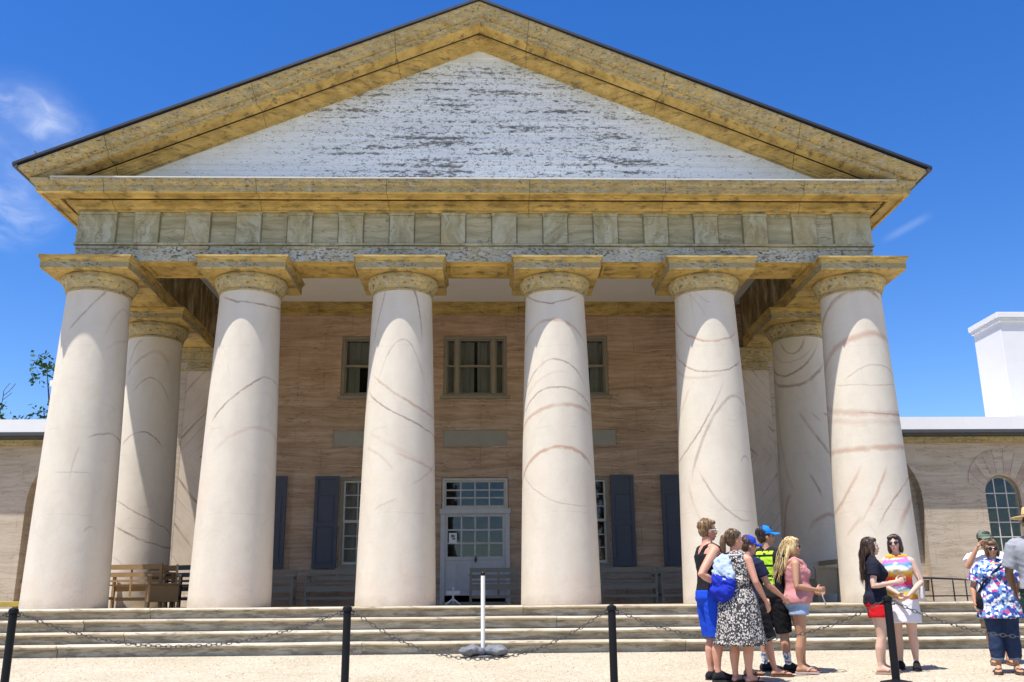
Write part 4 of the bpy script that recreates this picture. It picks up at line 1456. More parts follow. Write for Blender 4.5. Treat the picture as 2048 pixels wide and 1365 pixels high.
def tree(loc, h, seed, label, leafy, lean=0, tuft=None):
    rnd = random.Random(seed)
    t = thing('tree', label, 'tree', loc, 0, 'trees beyond the left wing')
    wood, tips = MB(), []

    def grow(p, d, L, r, lv):
        pts, rr = [p], [r]
        n = 5
        for i in range(n):
            d = (d + Vector((rnd.uniform(-1, 1), rnd.uniform(-1, 1), rnd.uniform(-.3, .6))) * .17).normalized()
            p = p + d * (L / n)
            pts.append(p)
            rr.append(r * (1 - .5 * (i + 1) / n))
            if lv < 4 and i >= 1 and rnd.random() < (.62 if lv else .9):
                a = rnd.uniform(0, 2 * PI)
                sd = (d * .75 + Vector((math.cos(a), math.sin(a), rnd.uniform(-.05, .45))) * .75).normalized()
                grow(p, sd, L * rnd.uniform(.5, .72), rr[-1] * .62, lv + 1)
        wood.tube(pts, [max(x, .012) for x in rr], 6 if lv < 2 else 4)
        if lv >= 2:
            tips.append((pts[-1], lv))
            tips.append((pts[3], lv))
    grow(Vector((0, 0, 0)), Vector((lean, 0, 1)).normalized(), h * .55, h * .022, 0)
    if tuft:
        q = Vector(tuft)
        wood.tube([(0, 0, h * .5), (q.x * .4, q.y * .4, h * .5 + (q.z - h * .5) * .6), tuple(q)], [.06, .04, .012], 6)
        for _ in range(7):
            tips.append((q + Vector((rnd.gauss(0, .20), rnd.gauss(0, .2), rnd.gauss(0, .18))), 9))
    wood.build('trunk', M['bark'], t, 60)
    lv = MB()
    for p, l in tips:
        if tuft and l != 9:
            continue
        if not leafy(p, rnd):
            continue
        for k in range(22):
            c = p + Vector((rnd.gauss(0, .22), rnd.gauss(0, .22), rnd.gauss(0, .18)))
            a, b = Vector((rnd.gauss(0, 1), rnd.gauss(0, 1), rnd.gauss(0, .6))).normalized(), Vector((rnd.gauss(0, 1), rnd.gauss(0, 1), rnd.gauss(0, 1))).normalized()
            b = (b - a * b.dot(a)).normalized()
            s = rnd.uniform(.07, .14)
            lv.add([tuple(c - a * s), tuple(c + b * s * .5), tuple(c + a * s), tuple(c - b * s * .5)], [(0, 1, 2, 3)])
    if lv.v:
        lv.build('crown', M['leaf'], t)
    return t


tree((-18.9, 20, -.4), 8.7, 5, 'half bare tree with thin dark twigs above the left wing roof', lambda p, r: p.z < 7.8)
tree((-15.95, 19, -.4), 9.8, 12, 'leafy green tree peeping out beside the leftmost column', lambda p, r: True, 0, (-.55, 0, 9.15))
tree((-17.9, 22, -.6), 7.3, 33, 'low dense green tree crown just topping the left wing roof', lambda p, r: True)
tree((-26.0, 22, -.6), 7.6, 21, 'dark bushy tree at the far left edge behind the wing', lambda p, r: p.z < 8.2)


# ------------------------------------------------------------------ people
def skin(name, col):
    g = mk(name, .5, .35)
    o = g.obj()
    n = g.noise(o, 7, 4)
    c = g.mix(n, tuple(k * .88 for k in col), tuple(min(1, k * 1.1) for k in col))
    c = g.mix(g.m('MULTIPLY', g.rng(g.noise(o, 3.2, 3), .5, .7), .3), c, (col[0] * 1.02, col[1] * .78, col[2] * .72))
    g.b.inputs['Subsurface Weight'].default_value = .08
    g.b.inputs['Subsurface Radius'].default_value = (.02, .008, .004)
    return g.fin(c, g.noise(o, 90, 3), .06, .004)


def cloth(name, col, var=.2, weave=180, rough=.9):
    g = mk(name, rough, .15)
    o = g.obj()
    n = g.noise(o, 6, 4)
    c = g.mix(n, tuple(k * (1 - var) for k in col), tuple(min(1, k * (1 + var)) for k in col))
    return g.fin(c, g.noise(o, weave, 2), .12, .004)


def hairm(name, c0, c1):
    g = mk(name, .45, .4)
    o = g.obj()
    n = g.noise(g.map(o, (60, 60, 7)), 1.0, 4, .6)
    return g.fin(g.ramp(n, [(.35, c0), (.65, c1)]), n, .5, .006)


def m_dress():
    g = mk('black and white print', .9, .15)
    o = g.obj()
    d = g.vor(g.map(o, (1, 1, .8)), 52)
    n = g.noise(o, 60, 2)
    k = g.rng(g.m('ADD', d, g.m('MULTIPLY', g.m('SUBTRACT', n, .5), .5)), .36, .46)
    c = g.mix(k, (.50, .465, .43), (.045, .042, .045))
    ring_ = g.rng(g.m('ABSOLUTE', g.m('SUBTRACT', g.vor(o, 16), .33)), .0, .09, 1, 0)
    c = g.mix(g.m('MULTIPLY', ring_, .75), c, (.55, .51, .47))
    return g.fin(c, n, .1, .004)


def m_floral():
    g = mk('floral print', .9, .15)
    o = g.obj()
    wv = g.n('ShaderNodeVectorMath', {0: g.n('ShaderNodeVectorMath', {0: g.noise(o, 11, 3, col=True), 3: .05}, operation='SCALE').outputs[0], 1: o}, operation='ADD').outputs[0]
    cc = g.n('ShaderNodeSeparateColor', {0: g.vor(wv, 30, out=1)}).outputs[0]
    c = g.ramp(cc, [(0, (.03, .06, .28)), (.27, (.72, .74, .78)), (.48, (.14, .30, .55)), (.66, (.75, .76, .8)), (.80, (.62, .06, .24)), (.90, (.05, .07, .22))], 'CONSTANT')
    d = g.vor(wv, 30, feature='DISTANCE_TO_EDGE')
    c = g.mix(g.rng(d, .03, .08, .75, 0), c, (.08, .16, .4))
    return g.fin(c)


def m_rainbow():
    g = mk('rainbow striped print', .9, .15)
    o = g.obj()
    x, y, z = g.xyz(o)
    zz = g.m('ADD', z, g.m('MULTIPLY', g.m('SUBTRACT', g.noise(o, 7, 3), .5), .10))
    t = g.m('FRACT', g.m('MULTIPLY', g.m('SUBTRACT', zz, .80), 2.05))
    c = g.ramp(t, [(0, (.62, .16, .03)), (.12, (.6, .42, .03)), (.24, (.04, .25, .45)), (.36, (.55, .04, .16)), (.5, (.7, .08, .04)), (.62, (.75, .5, .05)),
                   (.74, (.75, .72, .7)), (.82, (.06, .3, .6)), (.9, (.45, .15, .5))], 'LINEAR')
    p = g.rng(g.noise(g.map(o, (9, 9, 14)), 1.2, 3), .58, .66)
    c = g.mix(g.m('MULTIPLY', p, .6), c, (.75, .7, .68))
    return g.fin(c)


def m_neon():
    g = mk('black shirt with neon panel', .85, .2)
    o = g.obj()
    x, y, z = g.xyz(o)
    # printed back panel: neon yellow blocks broken by black bars
    a = g.rng(g.m('ABSOLUTE', g.m('SUBTRACT', x, .0)), .10, .108, 1, 0)
    b = g.m('MULTIPLY', g.rng(z, .985, .99), g.rng(z, 1.385, 1.378))
    bar = g.rng(g.m('ABSOLUTE', g.m('SUBTRACT', g.m('FRACT', g.m('MULTIPLY', z, 8.3)), .5)), .36, .41, 1, 0)
    blk = g.rng(g.noise(g.map(o, (16, 3, 11)), 1.3, 2), .42, .46)
    k = g.m('MULTIPLY', g.m('MULTIPLY', a, b), g.m('MULTIPLY', bar, blk))
    c = g.mix(k, (.012, .014, .016), (.42, .72, .03))
    return g.fin(c)


def m_sock():
    g = mk('white sock with blue pattern', .9, .15)
    o = g.obj()
    k = g.rng(g.noise(g.map(o, (30, 30, 30)), 1.2, 2), .52, .58)
    return g.fin(g.mix(k, (.72, .72, .72), (.12, .17, .3)))


def m_denim(name, c0, c1):
    g = mk(name, .9, .15)
    o = g.obj()
    n = g.noise(o, 5, 5, .65)
    w = g.noise(g.map(o, (160, 160, 30)), 1, 2)
    c = g.mix(g.m('ADD', g.m('MULTIPLY', n, .7), g.m('MULTIPLY', w, .3)), c0, c1)
    return g.fin(c, w, .1, .004)


SK = {'tan': skin('tanned skin', (.44, .235, .145)), 'fair': skin('fair skin', (.60, .385, .295)), 'pink': skin('sunburnt skin', (.54, .27, .185)), 'dark': skin('brown skin', (.16, .085, .05))}
M['lip'] = m_flat('lips', (.36, .10, .08), .4, .4)
M['eye'] = m_flat('eye', (.03, .02, .015), .2, .5)
M['lens'] = m_flat('dark lens', (.012, .012, .015), .12, .6)
M['sole'] = m_flat('rubber sole', (.03, .028, .03), .8, .2)


def solid(mb, name, mat, parent, vox=.009, smooth=3, folds=0.0, fscale=9, drop=None):
    """fuse the overlapping volumes of mb into one continuous surface"""
    me = mb.mesh(name + '_raw')
    tmp = bpy.data.objects.new('tmp', me)
    C.objects.link(tmp)
    md = tmp.modifiers.new('r', 'REMESH')
    md.mode = 'VOXEL'
    md.voxel_size = vox
    dg = bpy.context.evaluated_depsgraph_get()
    dg.update()
    ev = bpy.data.meshes.new_from_object(tmp.evaluated_get(dg))
    bpy.data.objects.remove(tmp)
    bpy.data.meshes.remove(me)
    bm = bmesh.new()
    bm.from_mesh(ev)
    for _ in range(smooth):
        bmesh.ops.smooth_vert(bm, verts=bm.verts, factor=.5, use_axis_x=True, use_axis_y=True, use_axis_z=True)
    bm.normal_update()
    if folds:
        for v in bm.verts:
            k = mnoise.noise(Vector((v.co.x * fscale, v.co.y * fscale, v.co.z * fscale * .35))) + .5 * mnoise.noise(v.co * fscale * 2.3)
            if fscale < 20:
                w = mnoise.noise(v.co * 3.1) * 1.3
                k += .75 * (1 - 2 * abs(mnoise.noise(Vector((v.co.x * 7 + w, v.co.y * 7 + w, v.co.z * 15 + v.co.x * 9)))))
            v.co += v.normal * k * folds
    bm.to_mesh(ev)
    bm.free()
    ev.materials.clear()
    ev.materials.append(mat)
    ev.polygons.foreach_set('use_smooth', [True] * len(ev.polygons))
    ev.name = name
    return put(name, ev, parent)


TORSO_M = [(.455, .070, .062, 0), (.50, .098, .072, -.004), (.545, .096, .070, -.002), (.60, .088, .064, .002), (.66, .092, .066, .004), (.72, .104, .072, .006), (.765, .112, .070, .002), (.80, .100, .056, -.004), (.822, .062, .042, -.008), (.84, .036, .034, -.01)]
TORSO_F = [(.455, .072, .064, -.002), (.50, .104, .078, -.008), (.535, .104, .076, -.006), (.60, .082, .062, .0), (.645, .080, .060, .002), (.70, .090, .070, .008), (.735, .096, .076, .014), (.775, .098, .062, .004), (.802, .088, .050, -.004), (.822, .054, .038, -.008), (.84, .031, .030, -.01)]


class Person:
    def __init__(s, label, x, y, rz, Ht, sex='f', g=1.0, sk='fair', belly=0.0, head=(0, 0, 0), arms=None, feet=None, group=None, sway=0.0):
        s.root = thing('person', label, 'person', (x, y, ground_z(y) + .012), rz)
        s.H, s.g, s.sex, s.skm = Ht, g, sex, SK[sk]
        s.T = TORSO_M if sex == 'm' else TORSO_F
        s.belly = belly
        s.sw = .112 if sex == 'm' else .100
        s.sway = sway
        # feet: (x, y, yaw) in fractions of H
        s.feet = feet or {-1: (-.055, .0, -8), 1: (.055, .0, 8)}
        s.leg = {}
        for k in (-1, 1):
            fx, fy, fyaw = s.feet[k]
            hip = Vector((k * .05, -.004, .485))
            ank = Vector((fx, fy - .01, .045))
            knee = (hip * .47 + ank * .53) + Vector((0, .016, 0))
            s.leg[k] = (hip, knee, ank, R(-fyaw))
        s.arm = {}
        for k in (-1, 1):
            sh = Vector((k * s.sw * (.9 + .1 * g), -.004, .795))
            a = (arms or {}).get(k)
            if a is None:
                a = ((k * (s.sw + .035), -.015, .63), (k * (s.sw + .042), .03, .49), (0, .15, -1))
            s.arm[k] = (sh, Vector(a[0]), Vector(a[1]), Vector(a[2]).normalized())
        ht, hp, hr = head
        s.Mh = Matrix.Translation(Vector((0, -.004, .86))) @ Matrix.Rotation(R(ht), 4, 'Z') @ Matrix.Rotation(R(hp), 4, 'X') @ Matrix.Rotation(R(hr), 4, 'Y') @ Matrix.Translation(Vector((0, .004, -.86)))
        s.S = Matrix.Scale(Ht, 4)
        s.body()

    def torso(s, mb, z0, z1, off=0.0, wide=0.0, n=28):
        zs = sorted({z0, z1, *[t[0] for t in s.T if z0 < t[0] < z1], *[z0 + (z1 - z0) * i / 10 for i in range(11)]})
        rings = []
        for z in zs:
            for a, b in zip(s.T[:-1], s.T[1:]):
                if a[0] <= z <= b[0]:
                    t = (z - a[0]) / (b[0] - a[0])
                    t = t * t * (3 - 2 * t)
                    rx, ry, oy = (a[i] + (b[i] - a[i]) * t for i in (1, 2, 3))
                    break
            kk = s.g if z < .79 else 1 + (s.g - 1) * .4
            bl = s.belly * math.exp(-((z - .60) / .06) ** 2)
            rx = rx * kk + off + wide * max(0, (.74 - z)) + bl * .25
            ry = ry * kk + off + wide * max(0, (.74 - z)) + bl * .5
            rings.append([(rx * math.copysign(abs(math.cos(2 * PI * j / n)) ** .88, math.cos(2 * PI * j / n)) + s.sway * (z - .5), oy + bl * .5 + ry * math.copysign(abs(math.sin(2 * PI * j / n)) ** .92, math.sin(2 * PI * j / n)), z) for j in range(n)])
        mb.loft(rings, True, True, s.S)

    def limb_leg(s, mb, k, t0=0.0, t1=2.0, off=0.0, flare=0.0):
        """t in 0..1 thigh, 1..2 shin"""
        hip, kn, an, _ = s.leg[k]
        gg = .75 + .25 * s.g
        prof = [(0, .056), (.25, .054), (.6, .044), (.9, .034), (1.0, .033), (1.15, .033), (1.35, .0345), (1.6, .027), (1.85, .0195), (2.0, .0195)]

        def rad(t):
            for (a, ra), (b, rb) in zip(prof[:-1], prof[1:]):
                if a <= t <= b:
                    return (ra + (rb - ra) * (t - a) / (b - a)) * gg
        ts = sorted({t0, t1, *[p[0] for p in prof if t0 < p[0] < t1]})
        pts, rr = [], []
        for t in ts:
            p = hip.lerp(kn, t) if t <= 1 else kn.lerp(an, t - 1)
            if 1 < t < 2:
                p = p + Vector((0, -.010 * math.sin(PI * (t - 1)) ** 1.0, 0))
            pts.append(s.S @ p)
            rr.append((rad(t) + off + flare * (t - t0)) * s.H)
        mb.tube(pts, rr, 18, side=(1, 0, 0))

    def limb_arm(s, mb, k, t0=0.0, t1=2.0, off=0.0, flare=0.0):
        sh, el, wr, _ = s.arm[k]
        gg = (.8 + .2 * s.g) * (1.1 if s.sex == 'm' else 1.0)
        prof = [(0, .031), (.3, .0285), (.8, .0235), (1.0, .022), (1.25, .0235), (1.6, .0185), (2.0, .0135)]

        def rad(t):
            for (a, ra), (b, rb) in zip(prof[:-1], prof[1:]):
                if a <= t <= b:
                    return (ra + (rb - ra) * (t - a) / (b - a)) * gg
        ts = sorted({t0, t1, *[p[0] for p in prof if t0 < p[0] < t1]})
        pts = [s.S @ (sh.lerp(el, t) if t <= 1 else el.lerp(wr, t - 1)) for t in ts]
        mb.tube(pts, [(rad(t) + off + flare * (t - t0)) * s.H for t in ts], 16)

    def hand(s, mb, k):
        sh, el, wr, d = s.arm[k]
        fo = (wr - el).normalized()
        d = (d + fo * .6).normalized()
        # palm faces the body's middle
        inn = Vector((-k, .25, 0))
        inn = (inn - d * inn.dot(d)).normalized()
        lat = d.cross(inn).normalized()
        if lat.dot(Vector((0, 1, .4))) < 0:
            lat = -lat
        T = lambda p: s.S @ p
        L = .050
        mb.tube([T(wr - d * .01), T(wr + d * L * .5), T(wr + d * L)], [.0135 * s.H, .021 * s.H, .022 * s.H], 12, flat=.5, side=lat)
        for q, (o, ln) in enumerate(((.0165, .040), (.0055, .046), (-.0055, .043), (-.0165, .034))):
            b = wr + d * (L * .9) + lat * o
            p1 = b + d * ln * .45 + inn * ln * .08
            p2 = b + d * ln * .75 + inn * ln * .30
            p3 = b + d * ln * .9 + inn * ln * .58
            mb.tube([T(b), T(p1), T(p2), T(p3)], [.0058 * s.H, .0054 * s.H, .005 * s.H, .0044 * s.H], 8)
        b = wr + d * .014 + lat * .015
        mb.tube([T(b), T(b + lat * .016 + d * .012 + inn * .008), T(b + lat * .022 + d * .030 + inn * .014)], [.0075 * s.H, .0065 * s.H, .005 * s.H], 8)

    def foot(s, mb, k, off=0.0, L=.15):
        hip, kn, an, yw = s.leg[k]
        Mf = s.S @ Matrix.Translation(Vector((an.x, an.y, 0))) @ Matrix.Rotation(yw, 4, 'Z')
        o = off
        rings = []
        for y, w, h, cx in ((-.032, .012, .02, 0), (-.024, .020, .034, 0), (.0, .0225, .052, 0), (.025, .0225, .050, 0), (.05, .025, .036, .001), (.08, .028, .024, .003), (.10, .027, .019, .004), (.116, .021, .015, .004), (.122, .012, .010, .004)):
            rg = []
            for j in range(16):
                a = 2 * PI * j / 16
                cz, sx = math.sin(a), math.cos(a)
                z = h / 2 + cz * (h / 2 + (o if cz > 0 else 0))
                rg.append((cx * k * -1 + sx * (w * (1.08 if cz < 0 else .92) + o), y + (o if y > .05 else -o if y < -.02 else 0), z + .004))
            rings.append(rg)
        mb.loft(rings, True, True, Mf)
        return Mf

    def headvol(s, mb):
        Mx = s.S @ s.Mh
        male = s.sex == 'm'
        mb.ell((0, -.006, .944), (.0425, .054, .052), 24, 16, Mx)
        mb.ell((0, .014, .918), (.037, .036, .045), 20, 14, Mx)
        mb.ell((0, .022, .893), (.0305 if male else .028, .027, .029), 18, 12, Mx)
        mb.ell((0, .036, .875), (.015, .012, .011), 12, 8, Mx)
        mb.ell((0, .040, .938), (.030, .010, .0075), 14, 8, Mx)
        for k in (-1, 1):
            mb.ell((k * .022, .036, .912), (.013, .012, .012), 12, 8, Mx)
            mb.ell((k * .0435, -.002, .917), (.0055, .011, .018), 10, 8, Mx @ Matrix.Rotation(0, 4, 'X'))
        mb.tube([(0, .044, .934), (0, .054, .918), (0, .060, .908)], [.006, .0075, .0095], 10, Mx)
        mb.ell((0, .052, .9035), (.011, .008, .0055), 10, 8, Mx)
        mb.ell((0, .0455, .889), (.014, .007, .0075), 12, 8, Mx)

    def body(s):
        mb = MB()
        s.torso(mb, .455, .84)
        for k in (-1, 1):
            s.limb_leg(mb, k)
            s.limb_arm(mb, k)
            sh = s.arm[k][0]
            mb.ell(tuple(sh + Vector((-k * .006, 0, -.006))), (.036 * (.8 + .2 * s.g), .034, .036), 14, 10, s.S)
            mb.tube([s.S @ Vector((0, -.01, .825)), s.S @ (sh + Vector((0, 0, .004)))], [.036 * s.H, .026 * s.H], 12)
            s.hand(mb, k)
            s.foot(mb, k)
            hip = s.leg[k][0]
            mb.ell((k * .044, -.032, .505), (.052 * s.g, .05 * s.g, .05), 16, 10, s.S)
            if s.sex == 'f':
                mb.ell((k * .042 * s.g, .050 * s.g + .008, .722), (.036 * s.g, .034 * s.g, .034), 14, 10, s.S)
        hd = s.Mh @ Vector((0, -.004, .885))
        mb.tube([s.S @ Vector((0, -.012, .80)), s.S @ Vector((0, -.010, .845)), s.S @ hd], [.044 * s.H, (.034 if s.sex == 'm' else .029) * s.H, (.034 if s.sex == 'm' else .029) * s.H], 16)
        s.headvol(mb)
        s.bodyo = solid(mb, 'body', s.skm, s.root, .0078, 2)
        Mx = s.S @ s.Mh
        f = MB()
        f.ell((0, .0515, .8895), (.0125, .004, .0042), 12, 8, Mx)
        f.build('lips', M['lip'], s.root, 60)
        for k in (-1, 1):
            f = MB()
            f.ell((k * .0165, .0465, .9255), (.0065, .004, .0042), 10, 8, Mx)
            f.build('eye', M['eye'], s.root, 60)
            f = MB()
            f.tube([(k * .007, .0525, .9365), (k * .017, .0505, .940), (k * .027, .043, .9365)], [.0022, .0026, .0015], 6, Mx)
            f.build('eyebrow', M['hair_dark'], s.root, 60)

    # --- garments -----------------------------------------------------------------
    def top(s, mat, z0, z1=.812, sleeve=0.0, off=.010, wide=0.0, neck=True, name='shirt', flare=0.0, straps=False):
        mb = MB()
        s.torso(mb, z0, z1, off, wide)
        if straps:
            for k in (-1, 1):
                mb.tube([s.S @ Vector((k * .05, .068 * s.g, .765)), s.S @ Vector((k * .058, .045, .81)), s.S @ Vector((k * .060, .0, .832)), s.S @ Vector((k * .05, -.045, .81)), s.S @ Vector((k * .035, -.064 * s.g, .765))], .0185 * s.H, 8)
        for k in (-1, 1):
            sh = s.arm[k][0]
            if sleeve > 0:
                s.limb_arm(mb, k, 0.0, sleeve, off + .002, flare)
                mb.ell(tuple(sh + Vector((-k * .006, 0, -.004))), (.038 * (.8 + .2 * s.g) + off * .6, .036 + off * .6, .038 + off * .5), 14, 10, s.S)
                mb.tube([s.S @ Vector((0, -.01, .822)), s.S @ (sh + Vector((0, 0, .006)))], [.040 * s.H, .031 * s.H], 12)
            elif not straps:
                mb.tube([s.S @ Vector((0, -.012, .815)), s.S @ (sh.lerp(Vector((0, -.01, .815)), .2) + Vector((0, 0, .008)))], [.044 * s.H, .033 * s.H], 12)
            if s.sex == 'f':
                mb.ell((k * .042 * s.g, .050 * s.g + .010, .722), (.036 * s.g + off * .7, .034 * s.g + off * .8, .036 + off * .5), 14, 10, s.S)
            if s.sex == 'f':
                mb.ell((k * .044, -.032, max(.505, z0 + .045)), (.050 * s.g + off, .048 * s.g + off, .05), 16, 10, s.S)
        return solid(mb, name, mat, s.root, .0095, 2, .005, 11)

    def shorts(s, mat, z1, t1, off=.011, flare=.012, name='shorts'):
        mb = MB()
        s.torso(mb, .456, z1, off)
        for k in (-1, 1):
            s.limb_leg(mb, k, 0.0, t1, off, flare)
            q = 0.0 if s.sex == 'm' else .009
            mb.ell((k * .044, -.030, .505), (.044 * s.g + q + off * .8, .043 * s.g + q + off * .8, .048), 16, 10, s.S)
        return solid(mb, name, mat, s.root, .0095, 2, .005, 9)

    def skirt(s, mat, z1, z0, off=.012, flare=.05, name='skirt', pleat=.0):
        mb = MB()
        n = 60
        rings = []
        T = [t for t in s.T]
        m = 14
        for i in range(m + 1):
            z = z1 + (z0 - z1) * i / m
            zz = max(z, .50)
            for a, b in zip(s.T[:-1], s.T[1:]):
                if a[0] <= zz <= b[0]:
                    t = (zz - a[0]) / (b[0] - a[0])
                    rx, ry, oy = (a[q] + (b[q] - a[q]) * t for q in (1, 2, 3))
            u = i / m
            rx = rx * s.g + off + flare * u
            ry = ry * s.g + off + .01 + flare * u
            rings.append([((rx * (1 + pleat * u * math.sin(9 * 2 * PI * j / n + 1.5 * math.sin(3 * u)))) * math.cos(2 * PI * j / n), oy + ry * (1 + pleat * u * math.sin(9 * 2 * PI * j / n + 1)) * math.sin(2 * PI * j / n) - .004, z) for j in range(n)])
        mb.loft(rings, True, True, s.S)
        for k in (-1, 1):
            mb.ell((k * .044, -.034, .508), (.052 * s.g + off, .05 * s.g + off, .05), 16, 10, s.S)
        return solid(mb, name, mat, s.root, .0095, 1, .004, 8)

    def trousers(s, mat, z1, t1=1.9, off=.012, name='trousers'):
        return s.shorts(mat, z1, t1, off, .004, name)

    def shoes(s, mat, sole=True, name='shoe'):
        for k in (-1, 1):
            mb = MB()
            Mf = s.foot(mb, k, .006)
            o = solid(mb, name, mat, s.root, .007, 2)
            if sole:
                s.sole(k, o)

    def sole(s, k, parent, mat=None, th=.008):
        an, yw = s.leg[k][2], s.leg[k][3]
        Mf = s.S @ Matrix.Translation(Vector((an.x, an.y, 0))) @ Matrix.Rotation(yw, 4, 'Z')
        mb = MB()
        pl = [(-.012, -.040), (.012, -.040), (.024, -.028), (.026, .02), (.034, .075), (.032, .105), (.022, .126), (.004, .134), (-.014, .130), (-.028, .112), (-.032, .08), (-.026, .02), (-.024, -.028)]
        mb.loft([[(x * -k, y, z) for x, y in pl] for z in (-.0085, .0045)], True, True, Mf)
        return mb.build('sole', mat or M['sole'], parent, 30)

    def sandals(s, mat, strap=True):
        for k in (-1, 1):
            an, yw = s.leg[k][2], s.leg[k][3]
            Mf = s.S @ Matrix.Translation(Vector((an.x, an.y, 0))) @ Matrix.Rotation(yw, 4, 'Z')
            st = MB()
            for q in (-1, 1):
                st.tube([(-.003 * k, .098, .026), (q * .016, .075, .034), (q * .029, .045, .012)], .0042, 6, Mf)
            st.build('sandal', mat, s.root, 50)
            s.sole(k, s.root.children[-1] if False else [c for c in s.root.children if c.name.startswith('sandal')][-1], mat)

    def socks(s, mat):
        for k in (-1, 1):
            mb = MB()
            s.limb_leg(mb, k, 1.62, 2.0, .0045)
            mb.ell(tuple(s.leg[k][2]), (.024, .026, .024), 12, 8, s.S)
            solid(mb, 'sock', mat, s.root, .008, 1)

    # --- head gear --------------------------------------------------------------------
    def hair(s, mat, kind='short', strands=None, fall=None):
        Mx = s.S @ s.Mh
        mb = MB()
        mb.ell((0, -.0165, .953), (.0475, .0535, .0515), 24, 16, Mx)
        mb.ell((0, -.030, .925), (.041, .036, .045), 20, 12, Mx)
        if kind in ('bob', 'long'):
            for k in (-1, 1):
                mb.ell((k * .040, -.006, .920), (.018, .032, .052), 14, 10, Mx)
                if kind == 'bob':
                    mb.ell((k * .043, -.006, .893), (.017, .028, .040), 14, 10, Mx)
                    mb.ell((k * .022, .034, .972), (.024, .022, .018), 14, 10, Mx)
            mb.ell((0, -.034, .900), (.043, .030, .054), 18, 12, Mx)
            mb.ell((0, .022, .979), (.036, .028, .020), 14, 10, Mx)
        if kind == 'fringe':
            for k in (-1, 1):
                mb.ell((k * .040, .006, .912), (.016, .032, .050), 14, 10, Mx)
            mb.ell((0, -.034, .898), (.042, .030, .054), 18, 12, Mx)
            mb.ell((0, .034, .968), (.037, .020, .020), 14, 10, Mx)
        if kind == 'short':
            mb.ell((0, .026, .981), (.034, .026, .017), 14, 10, Mx)
            for k in (-1, 1):
                mb.ell((k * .040, .006, .938), (.007, .016, .022), 12, 8, Mx)
        if kind == 'ponytail':
            mb.ell((0, .020, .974), (.033, .026, .018), 14, 10, Mx)
            mb.tube([(0, -.060, .955), (0, -.082, .945), (0, -.092, .905), (0, -.086, .855), (0, -.080, .81)], [.014, .021, .023, .018, .006], 12, Mx)
        for pts, rr, fl in (fall or []):
            mb.tube([s.S @ Vector(q) for q in pts], [r * s.H for r in rr], 20, flat=fl, side=(1, 0, 0))
        o = solid(mb, 'hair', mat, s.root, .0075, 1, .0038, 60)
        tf = MB()
        rt = random.Random(int(s.H * 1000))
        for i in range(170):
            a = rt.uniform(0, 2 * PI)
            lo = .75 if math.sin(a) > .25 else (.1 if kind == 'short' else -.35)
            e = rt.uniform(lo, 1.45)
            pts = []
            for q in range(4):
                ee = e - q * rt.uniform(.10, .2)
                f = 1.0 + (.05 if q in (1, 2) else .02)
                aa = a + q * .05 * math.sin(i)
                pts.append((.0475 * f * math.cos(ee) * math.cos(aa), -.0165 + .0535 * f * math.cos(ee) * math.sin(aa), .953 + .0515 * f * math.sin(ee)))
            tf.tube([Mx @ Vector(p) for p in pts], [.0026 * s.H, .0034 * s.H, .0028 * s.H, .0008 * s.H], 4)
        if not strands:
            tf.build('hair_strands', mat, s.root, 70)
        if strands:
            st = tf
            rnd = random.Random(len(kind) + len(strands))
            for (n, base, dirs, L, spread) in strands:
                for i in range(n):
                    a = rnd.uniform(-1, 1)
                    b = Vector((base[0] + a * spread, base[1] + rnd.uniform(-.012, .012), base[2] + rnd.uniform(-.03, .02)))
                    pts, rr = [b], [.003]
                    d = Vector(dirs[0])
                    for q in range(1, 8):
                        t = q / 7
                        d = Vector(dirs[0]).lerp(Vector(dirs[1]), t)
                        wv = Vector((math.sin(t * 9 + i) * .006, math.cos(t * 8 + i * 2.1) * .006, 0))
                        b = b + (d * L * (.8 + .4 * ((i * 7 % 10) / 10)) / 7)
                        pts.append(b + wv + Vector((a * .004 * q, 0, 0)))
                        rr.append(.0032 * (1 - .8 * t ** 2))
                    st.tube([s.S @ p for p in pts], [r * s.H for r in rr], 6)
            st.build('hair_strands', mat, s.root, 70)
        return o

    def glasses(s, mat=None, frame=None, up=0.0):
        Mx = s.S @ s.Mh @ Matrix.Translation(Vector((0, -.03 * (up > 0), up)))
        mb = MB()
        for k in (-1, 1):
            mb.ell((k * .0185, .0515, .9255), (.0165, .0055, .0125), 14, 8, Mx)
            mb.tube([(k * .033, .048, .929), (k * .0455, .030, .930), (k * .0475, -.004, .926)], [.003, .0028, .0022], 6, Mx)
        mb.tube([(-.006, .054, .928), (.006, .054, .928)], .0026, 6, Mx)
        return mb.build('sunglasses', mat or M['lens'], s.root, 50)

    def cap(s, mat, brim=True, back=0.0, brimmat=None):
        Mx = s.S @ s.Mh @ Matrix.Translation(Vector((0, 0, .957))) @ Matrix.Rotation(R(back), 4, 'X') @ Matrix.Translation(Vector((0, 0, -.957)))
        mb = MB()
        n = 28
        rings = []
        for i in range(9):
            a = PI / 2 * i / 8
            r, z = math.cos(a), math.sin(a)
            rings.append([(.0505 * max(r, .02) * math.cos(2 * PI * j / n), -.006 + .060 * max(r, .02) * math.sin(2 * PI * j / n), .957 + .052 * z) for j in range(n)])
        rings.insert(0, [(.0505 * math.cos(2 * PI * j / n), -.006 + .060 * math.sin(2 * PI * j / n), .946) for j in range(n)])
        mb.loft(rings, True, True, Mx)
        mb.ell((0, -.006, 1.010), (.005, .005, .003), 8, 6, Mx)
        o = mb.build('cap', mat, s.root, 50)
        bm_ = MB()
        up, lo = [], []
        for j in range(13):
            a = PI * (.12 + .76 * j / 12)
            x, y = math.cos(a), math.sin(a)
            up.append(((.050 * x), -.006 + .058 * y, .951 + .004 * y))
            lo.append((.052 * x, .004 + .105 * y ** .8, .947 - .006 * abs(x) * 2))
